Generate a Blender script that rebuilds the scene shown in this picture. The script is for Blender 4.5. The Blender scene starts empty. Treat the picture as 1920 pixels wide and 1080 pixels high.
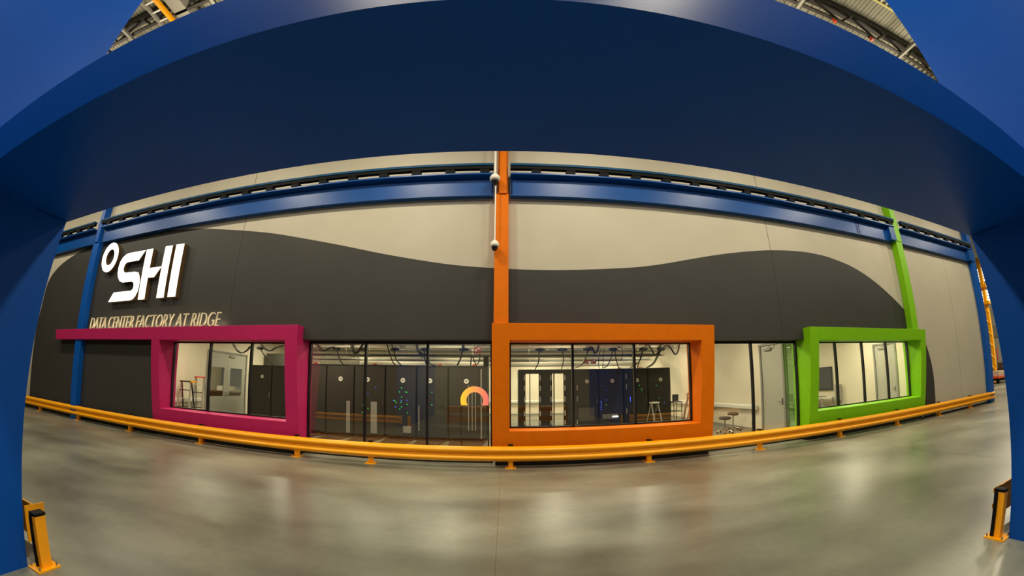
import bpy, math, random
from mathutils import Vector, Matrix
random.seed(4)
S = bpy.context.scene
COL = S.collection
PI = math.pi

# ------------------------------------------------------------------ camera
H = 1.7516
cd = bpy.data.cameras.new('camera'); cam = bpy.data.objects.new('camera', cd); COL.objects.link(cam)
cd.type = 'PANO'; cd.panorama_type = 'FISHEYE_LENS_POLYNOMIAL'
cd.sensor_fit = 'HORIZONTAL'; cd.sensor_width = 36.0; cd.sensor_height = 20.25
FL = 36.0 * 650.0 / 1920.0
cd.fisheye_fov = 2 * PI
cd.fisheye_polynomial_k0 = 0.0
cd.fisheye_polynomial_k1 = -1.0 / FL
cd.fisheye_polynomial_k2 = -6.53687811e-02 / FL ** 2
cd.fisheye_polynomial_k3 = 1.68925120e-01 / FL ** 3
cd.fisheye_polynomial_k4 = -4.40576150e-02 / FL ** 4
cd.shift_y = 95.0 / 1080.0
cd.clip_start = 0.02
_p, _y, _r = 1.35639927e-01, 1.84283588e-02, -2.12009224e-03
M = Matrix.Rotation(-_y, 4, 'Z') @ Matrix.Rotation(_p, 4, 'X') @ Matrix.Rotation(-_r, 4, 'Y') @ Matrix.Rotation(PI / 2, 4, 'X')
M.translation = Vector((0, 0, H))
cam.matrix_world = M
S.camera = cam

# ------------------------------------------------------------------ view, world, lights
S.view_settings.view_transform = 'Standard'; S.view_settings.look = 'None'
S.view_settings.gamma = 1.0; S.view_settings.use_curve_mapping = False
S.view_settings.exposure = -0.12
W = bpy.data.worlds.new('world'); S.world = W; W.use_nodes = True
W.node_tree.nodes['Background'].inputs[0].default_value = (0.9, 0.85, 0.7, 1)
W.node_tree.nodes['Background'].inputs[1].default_value = 0.10

def area(name, loc, sx, sy, power, color=(1, 0.90, 0.68), rot=(0, 0, 0)):
    l = bpy.data.lights.new(name, 'AREA'); l.shape = 'RECTANGLE'; l.size = sx; l.size_y = sy
    l.energy = power; l.color = color
    o = bpy.data.objects.new(name, l); o.location = loc; o.rotation_euler = rot; COL.objects.link(o)
    return o
AISLE_X = [-18.0, -13.2, -7.6, -2.8, 2.1, 7.1, 12.4, 17.6, 23.0]
for x in AISLE_X:
    area('aisle_light', (x, 4.2, 8.72), 1.1, 0.5, 215)
for x in (-13.2, -7.6, 7.1, 12.4):
    area('added_uplight', (x, 4.2, 8.9), 1.1, 0.5, 110, (1, 0.88, 0.66), (PI, 0, 0))  # added upward fill above the lamps, only to brighten the roof deck
REAR_X = [-19.5, -13.5, -7.5, -2.4, 3.1, 8.5, 14.5, 20.5]
for x in REAR_X:
    area('rear_light', (x, -1.6 if abs(x) < 4 else -4.6, 10.0), 1.2, 0.6, 330)
for x in (32, 40, 46):
    area('hall_light', (x, 9, 10.5), 2, 1, 900)
for x in (-10.0, -6.0, -2.0, 2.0, 6.0):
    for y in (9.2, 14.2, 18.3):
        area('room_light', (x, y, 3.68), 1.2, 0.6, 115 if y < 10 else 135, (1, 0.9, 0.68))
for x, y in ((10.2, 9.4), (13.2, 9.4), (11.7, 13.5)):
    area('office_light', (x, y, 3.68), 1.2, 0.6, 140, (1, 0.9, 0.68))
area('side_room_light', (-14.0, 12.8, 3.3), 1.0, 1.0, 110, (1, 0.9, 0.72))

# ------------------------------------------------------------------ materials
def lin(c):
    return tuple(((v / 255) / 12.92 if v / 255 <= 0.04045 else ((v / 255 + 0.055) / 1.055) ** 2.4) for v in c)
def mat(name, rgb, rough=0.5, metal=0.0, noise=0.0, nscale=30.0, bump=0.0, emit=0.0, spec=0.5, coat=0.0):
    m = bpy.data.materials.new(name); m.use_nodes = True
    nt = m.node_tree; b = nt.nodes['Principled BSDF']
    c = lin(rgb)
    b.inputs['Base Color'].default_value = (*c, 1); b.inputs['Roughness'].default_value = rough
    b.inputs['Metallic'].default_value = metal; b.inputs['Specular IOR Level'].default_value = spec
    b.inputs['Coat Weight'].default_value = coat
    tc = nt.nodes.new('ShaderNodeTexCoord'); n = nt.nodes.new('ShaderNodeTexNoise')
    n.inputs['Scale'].default_value = nscale; n.inputs['Detail'].default_value = 4
    nt.links.new(tc.outputs['Object'], n.inputs['Vector'])
    if noise > 0:
        r = nt.nodes.new('ShaderNodeMapRange'); r.inputs['To Min'].default_value = 1 - noise; r.inputs['To Max'].default_value = 1 + noise
        r.inputs['From Min'].default_value = 0.3; r.inputs['From Max'].default_value = 0.7
        nt.links.new(n.outputs['Fac'], r.inputs['Value'])
        v = nt.nodes.new('ShaderNodeVectorMath'); v.operation = 'SCALE'; v.inputs[0].default_value = c
        nt.links.new(r.outputs['Result'], v.inputs['Scale']); nt.links.new(v.outputs['Vector'], b.inputs['Base Color'])
    if bump > 0:
        bp = nt.nodes.new('ShaderNodeBump'); bp.inputs['Strength'].default_value = bump; bp.inputs['Distance'].default_value = 0.01
        nt.links.new(n.outputs['Fac'], bp.inputs['Height']); nt.links.new(bp.outputs['Normal'], b.inputs['Normal'])
    if emit > 0:
        b.inputs['Emission Color'].default_value = (*c, 1); b.inputs['Emission Strength'].default_value = emit
    return m

def glass_mat(name, tint=(0.97, 0.98, 0.95)):
    m = bpy.data.materials.new(name); m.use_nodes = True; nt = m.node_tree; nt.nodes.clear()
    def N(t, op=None, **k):
        n = nt.nodes.new(t)
        if op: n.operation = op
        return n
    L = nt.links.new
    o = N('ShaderNodeOutputMaterial'); mx = N('ShaderNodeMixShader'); t = N('ShaderNodeBsdfTransparent'); g = N('ShaderNodeBsdfGlossy')
    t.inputs[0].default_value = (*tint, 1); g.inputs['Roughness'].default_value = 0.0; g.inputs[0].default_value = (1, 1, 1, 1)
    ge = N('ShaderNodeNewGeometry'); d = N('ShaderNodeVectorMath', 'DOT_PRODUCT'); L(ge.outputs['Normal'], d.inputs[0]); L(ge.outputs['Incoming'], d.inputs[1])
    ab = N('ShaderNodeMath', 'ABSOLUTE'); L(d.outputs['Value'], ab.inputs[0])
    om = N('ShaderNodeMath', 'SUBTRACT'); om.inputs[0].default_value = 1.0; L(ab.outputs[0], om.inputs[1])
    pw = N('ShaderNodeMath', 'POWER'); L(om.outputs[0], pw.inputs[0]); pw.inputs[1].default_value = 5.0
    ml = N('ShaderNodeMath', 'MULTIPLY_ADD'); L(pw.outputs[0], ml.inputs[0]); ml.inputs[1].default_value = 0.95; ml.inputs[2].default_value = 0.075
    L(ml.outputs[0], mx.inputs[0]); L(t.outputs[0], mx.inputs[1]); L(g.outputs[0], mx.inputs[2]); L(mx.outputs[0], o.inputs[0])
    return m

def stripe_mat(name, rgb, axis, period, depth=0.35, rough=0.5):
    m = mat(name, rgb, rough); nt = m.node_tree; b = nt.nodes['Principled BSDF']
    tc = nt.nodes.new('ShaderNodeTexCoord'); sp = nt.nodes.new('ShaderNodeSeparateXYZ')
    nt.links.new(tc.outputs['Object'], sp.inputs[0])
    d = nt.nodes.new('ShaderNodeMath'); d.operation = 'MULTIPLY'; d.inputs[1].default_value = 2 * PI / period
    nt.links.new(sp.outputs[axis], d.inputs[0])
    s = nt.nodes.new('ShaderNodeMath'); s.operation = 'SINE'; nt.links.new(d.outputs[0], s.inputs[0])
    bp = nt.nodes.new('ShaderNodeBump'); bp.inputs['Strength'].default_value = depth; bp.inputs['Distance'].default_value = period * 0.3
    nt.links.new(s.outputs[0], bp.inputs['Height']); nt.links.new(bp.outputs['Normal'], b.inputs['Normal'])
    return m

def concrete_mat():
    m = bpy.data.materials.new('polished_concrete'); m.use_nodes = True; nt = m.node_tree; b = nt.nodes['Principled BSDF']
    N, L = nt.nodes.new, nt.links.new
    tc = N('ShaderNodeTexCoord')
    n1 = N('ShaderNodeTexNoise'); n1.inputs['Scale'].default_value = 0.55; n1.inputs['Detail'].default_value = 3; n1.inputs['Roughness'].default_value = 0.55
    mp = N('ShaderNodeMapping'); mp.inputs['Scale'].default_value = (0.7, 1.6, 1)
    L(tc.outputs['Object'], mp.inputs[0]); L(mp.outputs[0], n1.inputs['Vector'])
    n2 = N('ShaderNodeTexNoise'); n2.inputs['Scale'].default_value = 9; n2.inputs['Detail'].default_value = 8; n2.inputs['Roughness'].default_value = 0.7
    L(tc.outputs['Object'], n2.inputs['Vector'])
    r = N('ShaderNodeValToRGB'); e = r.color_ramp.elements
    e[0].position = 0.3; e[0].color = (*lin((94, 94, 80)), 1); e[1].position = 0.7; e[1].color = (*lin((150, 150, 132)), 1)
    L(n1.outputs['Fac'], r.inputs[0])
    r2 = N('ShaderNodeMapRange'); r2.inputs['From Min'].default_value = 0.1; r2.inputs['From Max'].default_value = 0.9
    r2.inputs['To Min'].default_value = 0.78; r2.inputs['To Max'].default_value = 1.16; L(n2.outputs['Fac'], r2.inputs['Value'])
    v = N('ShaderNodeVectorMath'); v.operation = 'SCALE'; L(r.outputs[0], v.inputs[0]); L(r2.outputs[0], v.inputs['Scale'])
    L(v.outputs[0], b.inputs['Base Color'])
    r3 = N('ShaderNodeMapRange'); r3.inputs['From Min'].default_value = 0.1; r3.inputs['From Max'].default_value = 0.9
    r3.inputs['To Min'].default_value = 0.295; r3.inputs['To Max'].default_value = 0.36; L(n1.outputs['Fac'], r3.inputs['Value'])
    L(r3.outputs[0], b.inputs['Roughness'])
    b.inputs['Specular IOR Level'].default_value = 0.85
    b.inputs['IOR'].default_value = 1.55
    return m

CONC = concrete_mat()
BEIGE = mat('beige_panel', (186, 178, 158), 0.55, noise=0.03, nscale=1.5)
DARK = mat('charcoal_panel', (56, 54, 51), 0.55, spec=0.3, noise=0.04, nscale=2)
SEAM = mat('panel_seam', (40, 36, 30), 0.8)
BLUE = mat('blue_paint', (0, 80, 168), 0.42, spec=0.3, noise=0.05, nscale=3)
BLUEB = mat('blue_steel_paint', (0, 70, 142), 0.38, spec=0.35, noise=0.05, nscale=2)
BLUED = mat('blue_portal_paint', (0, 76, 170), 0.42, spec=0.16, noise=0.04, nscale=1.2)
PURP = mat('magenta_paint', (184, 30, 94), 0.5, spec=0.3, noise=0.04, nscale=6)
ORAN = mat('orange_paint', (222, 112, 0), 0.55, spec=0.15, noise=0.04, nscale=6)
GREE = mat('green_paint', (124, 190, 0), 0.5, spec=0.3, noise=0.04, nscale=6)
YELL = mat('safety_yellow', (255, 172, 0), 0.35, noise=0.05, nscale=8)
TEAL = mat('teal_conductor_paint', (0, 66, 104), 0.6, spec=0.2)
BLACK = mat('black_frame', (14, 13, 14), 0.4)
BLACKR = mat('black_rubber', (12, 12, 12), 0.7, spec=0.15)
GLASS = glass_mat('window_glass')
GGLASS = glass_mat('green_tinted_glass', (0.7, 0.86, 0.72))
INWALL = mat('cream_wall', (226, 216, 190), 0.7, noise=0.02, nscale=1)
INCEIL = mat('grey_ceiling', (150, 146, 130), 0.8)
DOORG = mat('grey_door_paint', (176, 174, 158), 0.5, noise=0.02)
FRAMEG = mat('grey_door_frame', (140, 138, 126), 0.5)
RACK = mat('rack_black_steel', (38, 37, 33), 0.5, noise=0.08, nscale=40, spec=0.25)
RACKD = mat('rack_perforated_door', (57, 54, 47), 0.55, noise=0.25, nscale=160, bump=0.2, spec=0.2)
WHITE = mat('white_plastic', (232, 228, 214), 0.4)
CABLE = mat('black_cable', (34, 32, 30), 0.5)
GALV = mat('galvanised_wire', (190, 184, 160), 0.45, metal=0.2)
ALU = mat('bright_aluminium', (222, 218, 200), 0.3, metal=0.5)
STEEL = mat('chrome_steel', (170, 168, 160), 0.25, metal=0.9)
LEDG = mat('green_led', (30, 230, 70), 0.4, emit=3.0)
LEDB = mat('blue_led', (60, 90, 255), 0.4, emit=4.0)
LEDW = mat('white_led', (220, 230, 255), 0.4, emit=3.0)
RED = mat('red_plastic', (214, 62, 40), 0.4)
LETTER = mat('lit_letter_face', (255, 248, 235), 0.4, emit=1.7)
LETSIDE = mat('letter_return', (84, 62, 34), 0.4)
TEXTM = mat('pale_metal_letter', (216, 206, 176), 0.45)
DECK = stripe_mat('ribbed_roof_deck', (176, 172, 150), 0, 0.30, 0.9)
CORR = stripe_mat('corrugated_panel', (206, 198, 172), 0, 0.16, 1.0)
JOIST = mat('dark_steel', (52, 46, 40), 0.6)
GREYW = mat('hall_panel', (160, 156, 140), 0.6, noise=0.05, nscale=1)
LENS = mat('lamp_lens', (255, 240, 205), 0.4, emit=6.0)
WINLIT = mat('daylight_window', (255, 250, 235), 0.4, emit=1.6)
TVM = mat('dark_screen', (58, 58, 60), 0.35)
WOOD = mat('brown_wood', (120, 86, 52), 0.6, noise=0.15, nscale=12)
BROWN = mat('brown_upholstery', (74, 56, 44), 0.7)
GREYB = mat('grey_board', (150, 146, 134), 0.6)
DOME = mat('smoked_dome', (26, 22, 20), 0.15)
ORRED = mat('orange_red_paint', (214, 70, 20), 0.4)
LIME = mat('lime_plastic', (90, 200, 40), 0.5)

# ------------------------------------------------------------------ helpers
class MB:
    def __init__(s): s.v = []; s.f = []; s.mi = []; s.cur = 0; s.sm = []
    def add(s, vs, fs, smooth=False):
        n = len(s.v); s.v += [tuple(v) for v in vs]
        for f in fs: s.f.append([i + n for i in f]); s.mi.append(s.cur); s.sm.append(smooth)
        return s
    def box(s, x0, x1, y0, y1, z0, z1):
        v = [(x, y, z) for x in (x0, x1) for y in (y0, y1) for z in (z0, z1)]
        return s.add(v, [(0, 1, 3, 2), (4, 6, 7, 5), (0, 4, 5, 1), (2, 3, 7, 6), (0, 2, 6, 4), (1, 5, 7, 3)])
    def hexa(s, b, t):   # two matching quads
        n = len(b); vs = list(b) + list(t)
        fs = [tuple(range(n))[::-1], tuple(range(n, 2 * n))] + [(i, (i + 1) % n, n + (i + 1) % n, n + i) for i in range(n)]
        return s.add(vs, fs)
    def prism(s, pts, axis, a0, a1, smooth=False):   # polygon extruded along axis
        def P(p, a):
            return (a, p[0], p[1]) if axis == 'x' else ((p[0], a, p[1]) if axis == 'y' else (p[0], p[1], a))
        b = [P(p, a0) for p in pts]; t = [P(p, a1) for p in pts]
        return s.hexa(b, t)
    def strip(s, pts, axis, a0, a1, smooth=True):     # open profile extruded (sheet with both ends)
        def P(p, a):
            return (a, p[0], p[1]) if axis == 'x' else (p[0], a, p[1])
        n = len(pts); vs = [P(p, a0) for p in pts] + [P(p, a1) for p in pts]
        return s.add(vs, [(i, i + 1, n + i + 1, n + i) for i in range(n - 1)], smooth)
    def cyl(s, p0, p1, r, n=10, r1=None, caps=True, smooth=True):
        p0, p1 = Vector(p0), Vector(p1); r1 = r if r1 is None else r1
        d = (p1 - p0).normalized(); u = d.orthogonal().normalized(); w = d.cross(u)
        a = [p0 + (u * math.cos(2 * PI * i / n) + w * math.sin(2 * PI * i / n)) * r for i in range(n)]
        b = [p1 + (u * math.cos(2 * PI * i / n) + w * math.sin(2 * PI * i / n)) * r1 for i in range(n)]
        k = len(s.v); s.add(a + b, [(i, (i + 1) % n, n + (i + 1) % n, n + i) for i in range(n)], smooth)
        if caps: s.add(a, [tuple(range(n))[::-1]]); s.add(b, [tuple(range(n))])
        return s
    def tube(s, pts, r, n=8):
        P = [Vector(p) for p in pts]; rings = []
        up = None
        for i, p in enumerate(P):
            d = (P[min(i + 1, len(P) - 1)] - P[max(i - 1, 0)]).normalized()
            u = (d.orthogonal() if up is None else (up - d * up.dot(d))).normalized(); up = u; w = d.cross(u)
            rings.append([p + (u * math.cos(2 * PI * k / n) + w * math.sin(2 * PI * k / n)) * r for k in range(n)])
        vs = [v for q in rings for v in q]
        fs = [(i * n + k, i * n + (k + 1) % n, (i + 1) * n + (k + 1) % n, (i + 1) * n + k) for i in range(len(P) - 1) for k in range(n)]
        s.add(vs, fs, True); s.add(rings[0], [tuple(range(n))[::-1]]); s.add(rings[-1], [tuple(range(n))])
        return s
    def lathe(s, c, prof, n=24):      # prof: (r, z)
        vs = []; m = len(prof)
        for r, z in prof:
            for k in range(n): vs.append((c[0] + r * math.cos(2 * PI * k / n), c[1] + r * math.sin(2 * PI * k / n), c[2] + z))
        fs = [(i * n + k, i * n + (k + 1) % n, (i + 1) * n + (k + 1) % n, (i + 1) * n + k) for i in range(m - 1) for k in range(n)]
        return s.add(vs, fs, True)
    def torus(s, c, R, r, ax='y', n=28, k=8):
        pts = []
        for i in range(n + 1):
            a = 2 * PI * i / n
            pts.append((c[0] + R * math.cos(a), c[1], c[2] + R * math.sin(a)) if ax == 'y' else (c[0], c[1] + R * math.cos(a), c[2] + R * math.sin(a)))
        return s.tube(pts, r, k)
    def build(s, name, mats, parent=None, bevel=0.0, loc=None):
        me = bpy.data.meshes.new(name); off = Vector((0, 0, 0))
        if parent is not None: off = WL(parent)
        elif loc is None and s.v:
            xs = [v[0] for v in s.v]; ys = [v[1] for v in s.v]; zs = [v[2] for v in s.v]
            off = Vector(((min(xs) + max(xs)) / 2, (min(ys) + max(ys)) / 2, min(zs)))
        elif loc is not None: off = Vector(loc)
        me.from_pydata([tuple(Vector(v) - off) for v in s.v], [], s.f)
        for m in (mats if isinstance(mats, (list, tuple)) else [mats]): me.materials.append(m)
        for p, i, sm in zip(me.polygons, s.mi, s.sm): p.material_index = i; p.use_smooth = sm
        me.update()
        o = bpy.data.objects.new(name, me); COL.objects.link(o)
        if parent is not None:
            o.parent = parent
        else: o.location = off
        if bevel > 0:
            b = o.modifiers.new('bevel', 'BEVEL'); b.width = bevel; b.segments = 2; b.limit_method = 'ANGLE'
        return o

def WL(o):
    v = Vector((0, 0, 0))
    while o is not None: v = v + o.location; o = o.parent
    return v
def tag(o, label=None, cat=None, group=None, kind=None):
    if label: o['label'] = label
    if cat: o['category'] = cat
    if group: o['group'] = group
    if kind: o['kind'] = kind
    return o
def thing(name, loc, label, cat, group=None):
    o = bpy.data.objects.new(name, None); o.empty_display_size = 0.1; o.location = loc; COL.objects.link(o)
    return tag(o, label, cat, group)
def struct(name, mb, m, label=None, bevel=0.0):
    o = mb.build(name, m, bevel=bevel); o['kind'] = 'structure'
    return o
def copy_tree(o, parent=None):
    c = o.copy(); COL.objects.link(c)
    if parent is not None: c.parent = parent
    for ch in o.children: copy_tree(ch, c)
    return c

# planes of the facade
YG, YW, YF0, YF1 = 7.70, 7.35, 7.08, 7.375
def yf(z): return YF0 + (3.047 - z) / 2.95 * (YF1 - YF0)

# ================================================================== STRUCTURE
ZC = 12.0
struct('floor', MB().box(-42, 52, -14, 32, -0.2, 0), CONC)
for i, x in enumerate((-0.105, 8.8)):
    struct('trim_%d' % (1 if i == 0 else 7), MB().box(x - 0.002, x + 0.002, -12, 7.3, 0.0005, 0.001), mat('joint_filler', (92, 86, 70), 0.7))      # saw-cut joints of the slab
struct('ceiling', MB().box(-42, 52, -14, 32, ZC, ZC + 0.2), DECK)
struct('wall_far_right', MB().box(50, 50.3, -14, 32, 0, ZC), GREYW)
struct('wall_far_left', MB().box(-42.3, -42, -14, 32, 0, ZC), GREYW)
struct('wall_rear', MB().box(-42, 50, -14.3, -14, 0, ZC), GREYW)
struct('wall_hall_back', MB().box(21.6, 50, 31.7, 32, 0, ZC), GREYW)

# facade wall with the painted wave
SW = [(-19.10, 0.12), (-19.06, 3.0), (-18.84, 4.05), (-18.64, 5.04), (-17.89, 5.62), (-16.62, 5.99), (-15.36, 6.17), (-13.21, 6.26), (-11.32, 6.2), (-9.44, 6.07), (-8.03, 5.88), (-6.41, 5.61),
      (-5.33, 5.37), (-4.04, 5.06), (-2.88, 4.77), (-1.82, 4.55), (-1.07, 4.43), (-0.29, 4.36), (0.62, 4.32), (1.6, 4.34), (2.9, 4.44), (3.74, 4.57), (4.66, 4.77),
      (5.67, 4.98), (6.78, 5.16), (7.59, 5.25), (8.46, 5.30), (9.15, 5.29), (9.87, 5.22), (10.88, 5.02), (11.95, 4.63), (13.07, 4.05), (13.94, 3.5), (14.42, 3.05),
      (14.85, 2.47), (15.10, 1.8), (15.19, 1.13), (15.2, 0.06)]
def catmull(P, k=4):
    out = []
    for i in range(len(P) - 1):
        p0, p1, p2, p3 = P[max(i - 1, 0)], P[i], P[i + 1], P[min(i + 2, len(P) - 1)]
        for j in range(k):
            t = j / k
            out.append(tuple(0.5 * (2 * b + (c - a) * t + (2 * a - 5 * b + 4 * c - d) * t * t + (3 * b - a - 3 * c + d) * t ** 3) for a, b, c, d in zip(p0, p1, p2, p3)))
    return out + [P[-1]]
SWC = catmull(SW)
WX0, WX1, WZ1 = -24.0, 20.85, 9.6
def wz0(x): return 2.735 if -9.98 < x < 14.2 else (0.12 if x < 0 else 0.06)
mb = MB()
cuts = [(WX0, None)] + SWC + [(WX1, None)]
def seg(xa, za, xb, zb):     # za/zb height of the wave
    if xb - xa < 1e-4: return
    for brk in (-9.98, 14.2):
        if xa < brk - 1e-6 and xb > brk + 1e-6:
            t = (brk - xa) / (xb - xa); zm = za + (zb - za) * t if za is not None else None
            seg(xa, za, brk, zm); seg(brk, zm, xb, zb); return
    lo = wz0((xa + xb) / 2)
    if za is None:
        mb.cur = 0; mb.add([(xa, YW, lo), (xb, YW, lo), (xb, YW, WZ1), (xa, YW, WZ1)], [(0, 1, 2, 3)])
    else:
        mb.cur = 1; mb.add([(xa, YW, lo), (xb, YW, lo), (xb, YW, max(zb, lo)), (xa, YW, max(za, lo))], [(0, 1, 2, 3)])
        mb.cur = 0; mb.add([(xa, YW, max(za, lo)), (xb, YW, max(zb, lo)), (xb, YW, WZ1), (xa, YW, WZ1)], [(0, 1, 2, 3)])
xs = SWC
seg(WX0, None, xs[0][0], None)
for a, b in zip(xs[:-1], xs[1:]): seg(a[0], a[1], b[0], b[1])
seg(xs[-1][0], None, WX1, None)
mb.cur = 1
mb.box(-9.98, 14.2, YW + 0.001, YG + 0.14, 2.735, 2.80)
mb.box(WX0, -9.98, YW + 0.001, YG + 0.14, 0.12, 0.2)
mb.cur = 0
mb.box(-9.98, 14.2, YW + 0.001, YG + 0.14, 2.80, WZ1)
mb.box(WX0, -9.98, YW + 0.001, YG + 0.14, 0.2, WZ1)
mb.box(14.2, WX1, YW + 0.001, YG + 0.14, 0.06, WZ1)
struct('wall_facade', mb, [BEIGE, DARK])
mb = MB()
struct('baseboard_left', MB().box(WX0, -9.9, YW + 0.12, YG, 0, 0.12), BLACK); struct('baseboard_right', MB().box(14.3, WX1 - 0.1, YW + 0.12, YG, 0, 0.06), BLACK)
for i, x in enumerate((-7.25, 7.28)):
    struct('trim_%d' % (5 + i), MB().box(x - 0.006, x + 0.006, YW - 0.002, YW, 2.8 if x > 0 else 3.05, WZ1), SEAM)
struct('trim_2', MB().box(17.6, 17.606, YW - 0.002, YW, 0.1, 6.1), SEAM)
struct('wall_facade_end', MB().box(WX1 - 0.15, WX1, YG + 0.14, 31.7, 0, WZ1), GREYW)
struct('ceiling_rooms', MB().box(-24, WX1 - 0.2, YG + 0.2, 21, 3.72, 3.9), INCEIL)

# rooms behind the glass
struct('wall_room_back', MB().box(-12.4, 15.1, 20.0, 20.2, 0, 3.72), INWALL)
mb = MB(); mb.box(-12.45, -12.25, 7.85, 11.35, 0, 3.72); mb.box(-12.45, -12.25, 13.85, 20, 0, 3.72); mb.box(-12.45, -12.25, 11.35, 13.85, 2.86, 3.72)
struct('wall_room_left', mb, INWALL)
mb = MB(); mb.box(8.25, 8.37, 9.46, 20, 0, 3.72); mb.box(8.25, 8.37, 8.36, 9.46, 2.84, 3.72); mb.box(8.25, 8.37, 7.84, 8.36, 2.9, 3.72)
struct('wall_room_divider', mb, INWALL)
mb = MB(); mb.box(14.9, 15.1, 9.72, 20, 0, 3.72); mb.box(14.9, 15.1, 7.84, 8.66, 0, 3.72); mb.box(14.9, 15.1, 8.66, 9.72, 2.84, 3.72)
struct('wall_room_right', mb, INWALL)
mb = MB(); mb.box(-12.2, -12.17, 13.95, 20, 0, 0.1); mb.box(-12, 8.2, 19.97, 20, 0, 0.1); mb.box(8.22, 8.25, 9.5, 20, 0, 0.1); mb.box(14.87, 14.9, 9.8, 20, 0, .1)
struct('baseboard_rooms', mb, FRAMEG)
struct('wall_side_room', MB().box(-16.2, -16.0, 9, 16, 0, 3.72), INWALL)
struct('trim_3', MB().box(-12.0, -7.6, 17.0, 17.08, 1.2, 3.72), CORR)

# bumper rails on the room walls
def bumper(name, pts, label):
    m_ = MB()
    for (x0, y0), (x1, y1) in zip(pts[:-1], pts[1:]):
        d = Vector((x1 - x0, y1 - y0, 0)).normalized(); n = Vector((-d.y, d.x, 0))
        prof = [(0.0, -0.09), (0.05, -0.09), (0.09, -0.05), (0.09, 0.05), (0.05, 0.09), (0.0, 0.09)]
        b = [(x0 + n.x * a, y0 + n.y * a, 0.80 + z) for a, z in prof]; t = [(x1 + n.x * a, y1 + n.y * a, 0.80 + z) for a, z in prof]
        m_.hexa(b, t)
    return tag(m_.build(name, WHITE), label, 'bumper rail')
bumper('wall_bumper_rail', [(8.2, 9.62), (8.2, 19.9)], 'cream bumper rail along the white wall behind the two stools')
bumper('wall_bumper_rail', [(7.9, 19.93), (-7.3, 19.93)], 'long cream bumper rail on the far back wall behind the open racks')
bumper('wall_bumper_rail', [(-12.2, 11.1), (-12.2, 8.0)][::-1][::-1], 'cream bumper rail on the wall behind the two stepladders')

# ------------------------------------------------------------------ portal around the camera (blue side walls and header)
def portal_side(name, xi, xo):
    m_ = MB(); a, b = (xi, xo)
    m_.hexa([(a, -4.2, 0), (a, 1.446, 0), (b, 1.446, 0), (b, -4.2, 0)], [(a, -4.2, 3.06), (a, 1.638, 3.06), (b, 1.638, 3.06), (b, -4.2, 3.06)])
    m_.box(min(a, b), max(a, b), -4.2, 1.32, 3.06, 9.2)
    return struct(name, m_, BLUED)
portal_side('wall_left', -4.08, -4.5)
portal_side('wall_right', 4.838, 5.26)
struct('wall_header', MB().hexa([(-4.6, 0.735, 3.067), (5.36, 0.735, 3.067), (5.36, 1.65, 3.067), (-4.6, 1.65, 3.067)],
                                [(-4.6, 0.735, 3.47), (5.36, 0.735, 3.47), (5.36, 1.672, 3.47), (-4.6, 1.672, 3.47)]), BLUED)
struct('wall_near_left', MB().box(-24, -4.5, -0.2, 0.1, 0, 6), DARK)
struct('wall_near_right', MB().box(5.26, 24, -0.2, 0.1, 0, 6), DARK)

# ================================================================== WINDOW SURROUNDS
def surround(name, xo0, xo1, xi0, xi1, m, label, yb=YG + 0.15, beam=None):
    t = thing(name, ((xo0 + xo1) / 2, YF1, 0), label, 'window surround')
    zo0, zo1, zi0, zi1 = 0.10, 3.047, 0.775, 2.69
    fb = MB()
    O = [(xo0, yf(zo0), zo0), (xo1, yf(zo0), zo0), (xo1, yf(zo1), zo1), (xo0, yf(zo1), zo1)]
    I = [(xi0, yf(zi0), zi0), (xi1, yf(zi0), zi0), (xi1, yf(zi1), zi1), (xi0, yf(zi1), zi1)]
    OB = [(x, yb, z) for x, _, z in O]; IB = [(xi0, yb, 0.80), (xi1, yb, 0.80), (xi1, yb, 2.71), (xi0, yb, 2.71)]
    vs = O + I + OB + IB; fs = []
    for i in range(4):
        j = (i + 1) % 4
        fs += [(i, j, 4 + j, 4 + i), (8 + j, 8 + i, 12 + i, 12 + j), (j, i, 8 + i, 8 + j), (4 + i, 4 + j, 12 + j, 12 + i)]
    fb.add(vs, fs); fb.build('surround_box', m, t, bevel=0.006)
    kb = MB().box(xo0 + 0.06, xo1 - 0.06, YF1 + 0.05, yb, 0.0, 0.10); kb.build('toe_kick', BLACK, t)
    if beam:
        b = MB(); x0 = beam
        b.hexa([(x0, yf(2.70), 2.70), (xo0, yf(2.70), 2.70), (xo0, yf(3.047), 3.047), (x0, yf(3.047), 3.047)],
               [(x0, YW - 0.02, 2.70), (xo0, YW - 0.02, 2.70), (xo0, YW - 0.02, 3.047), (x0, YW - 0.02, 3.047)])
        b.build('beam', m, t, bevel=0.006)
    return t
surround('window_surround', -10.13, -4.835, -9.76, -5.19, PURP, 'magenta box surround of the left window with a long beam to the left', beam=-16.4)
surround('window_surround', -0.29, 4.872, 0.08, 4.515, ORAN, 'orange box surround of the middle window below the orange column')
surround('window_surround', 8.078, 14.36, 8.42, 14.01, GREE, 'lime green box surround of the right window below the green column')

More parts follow.
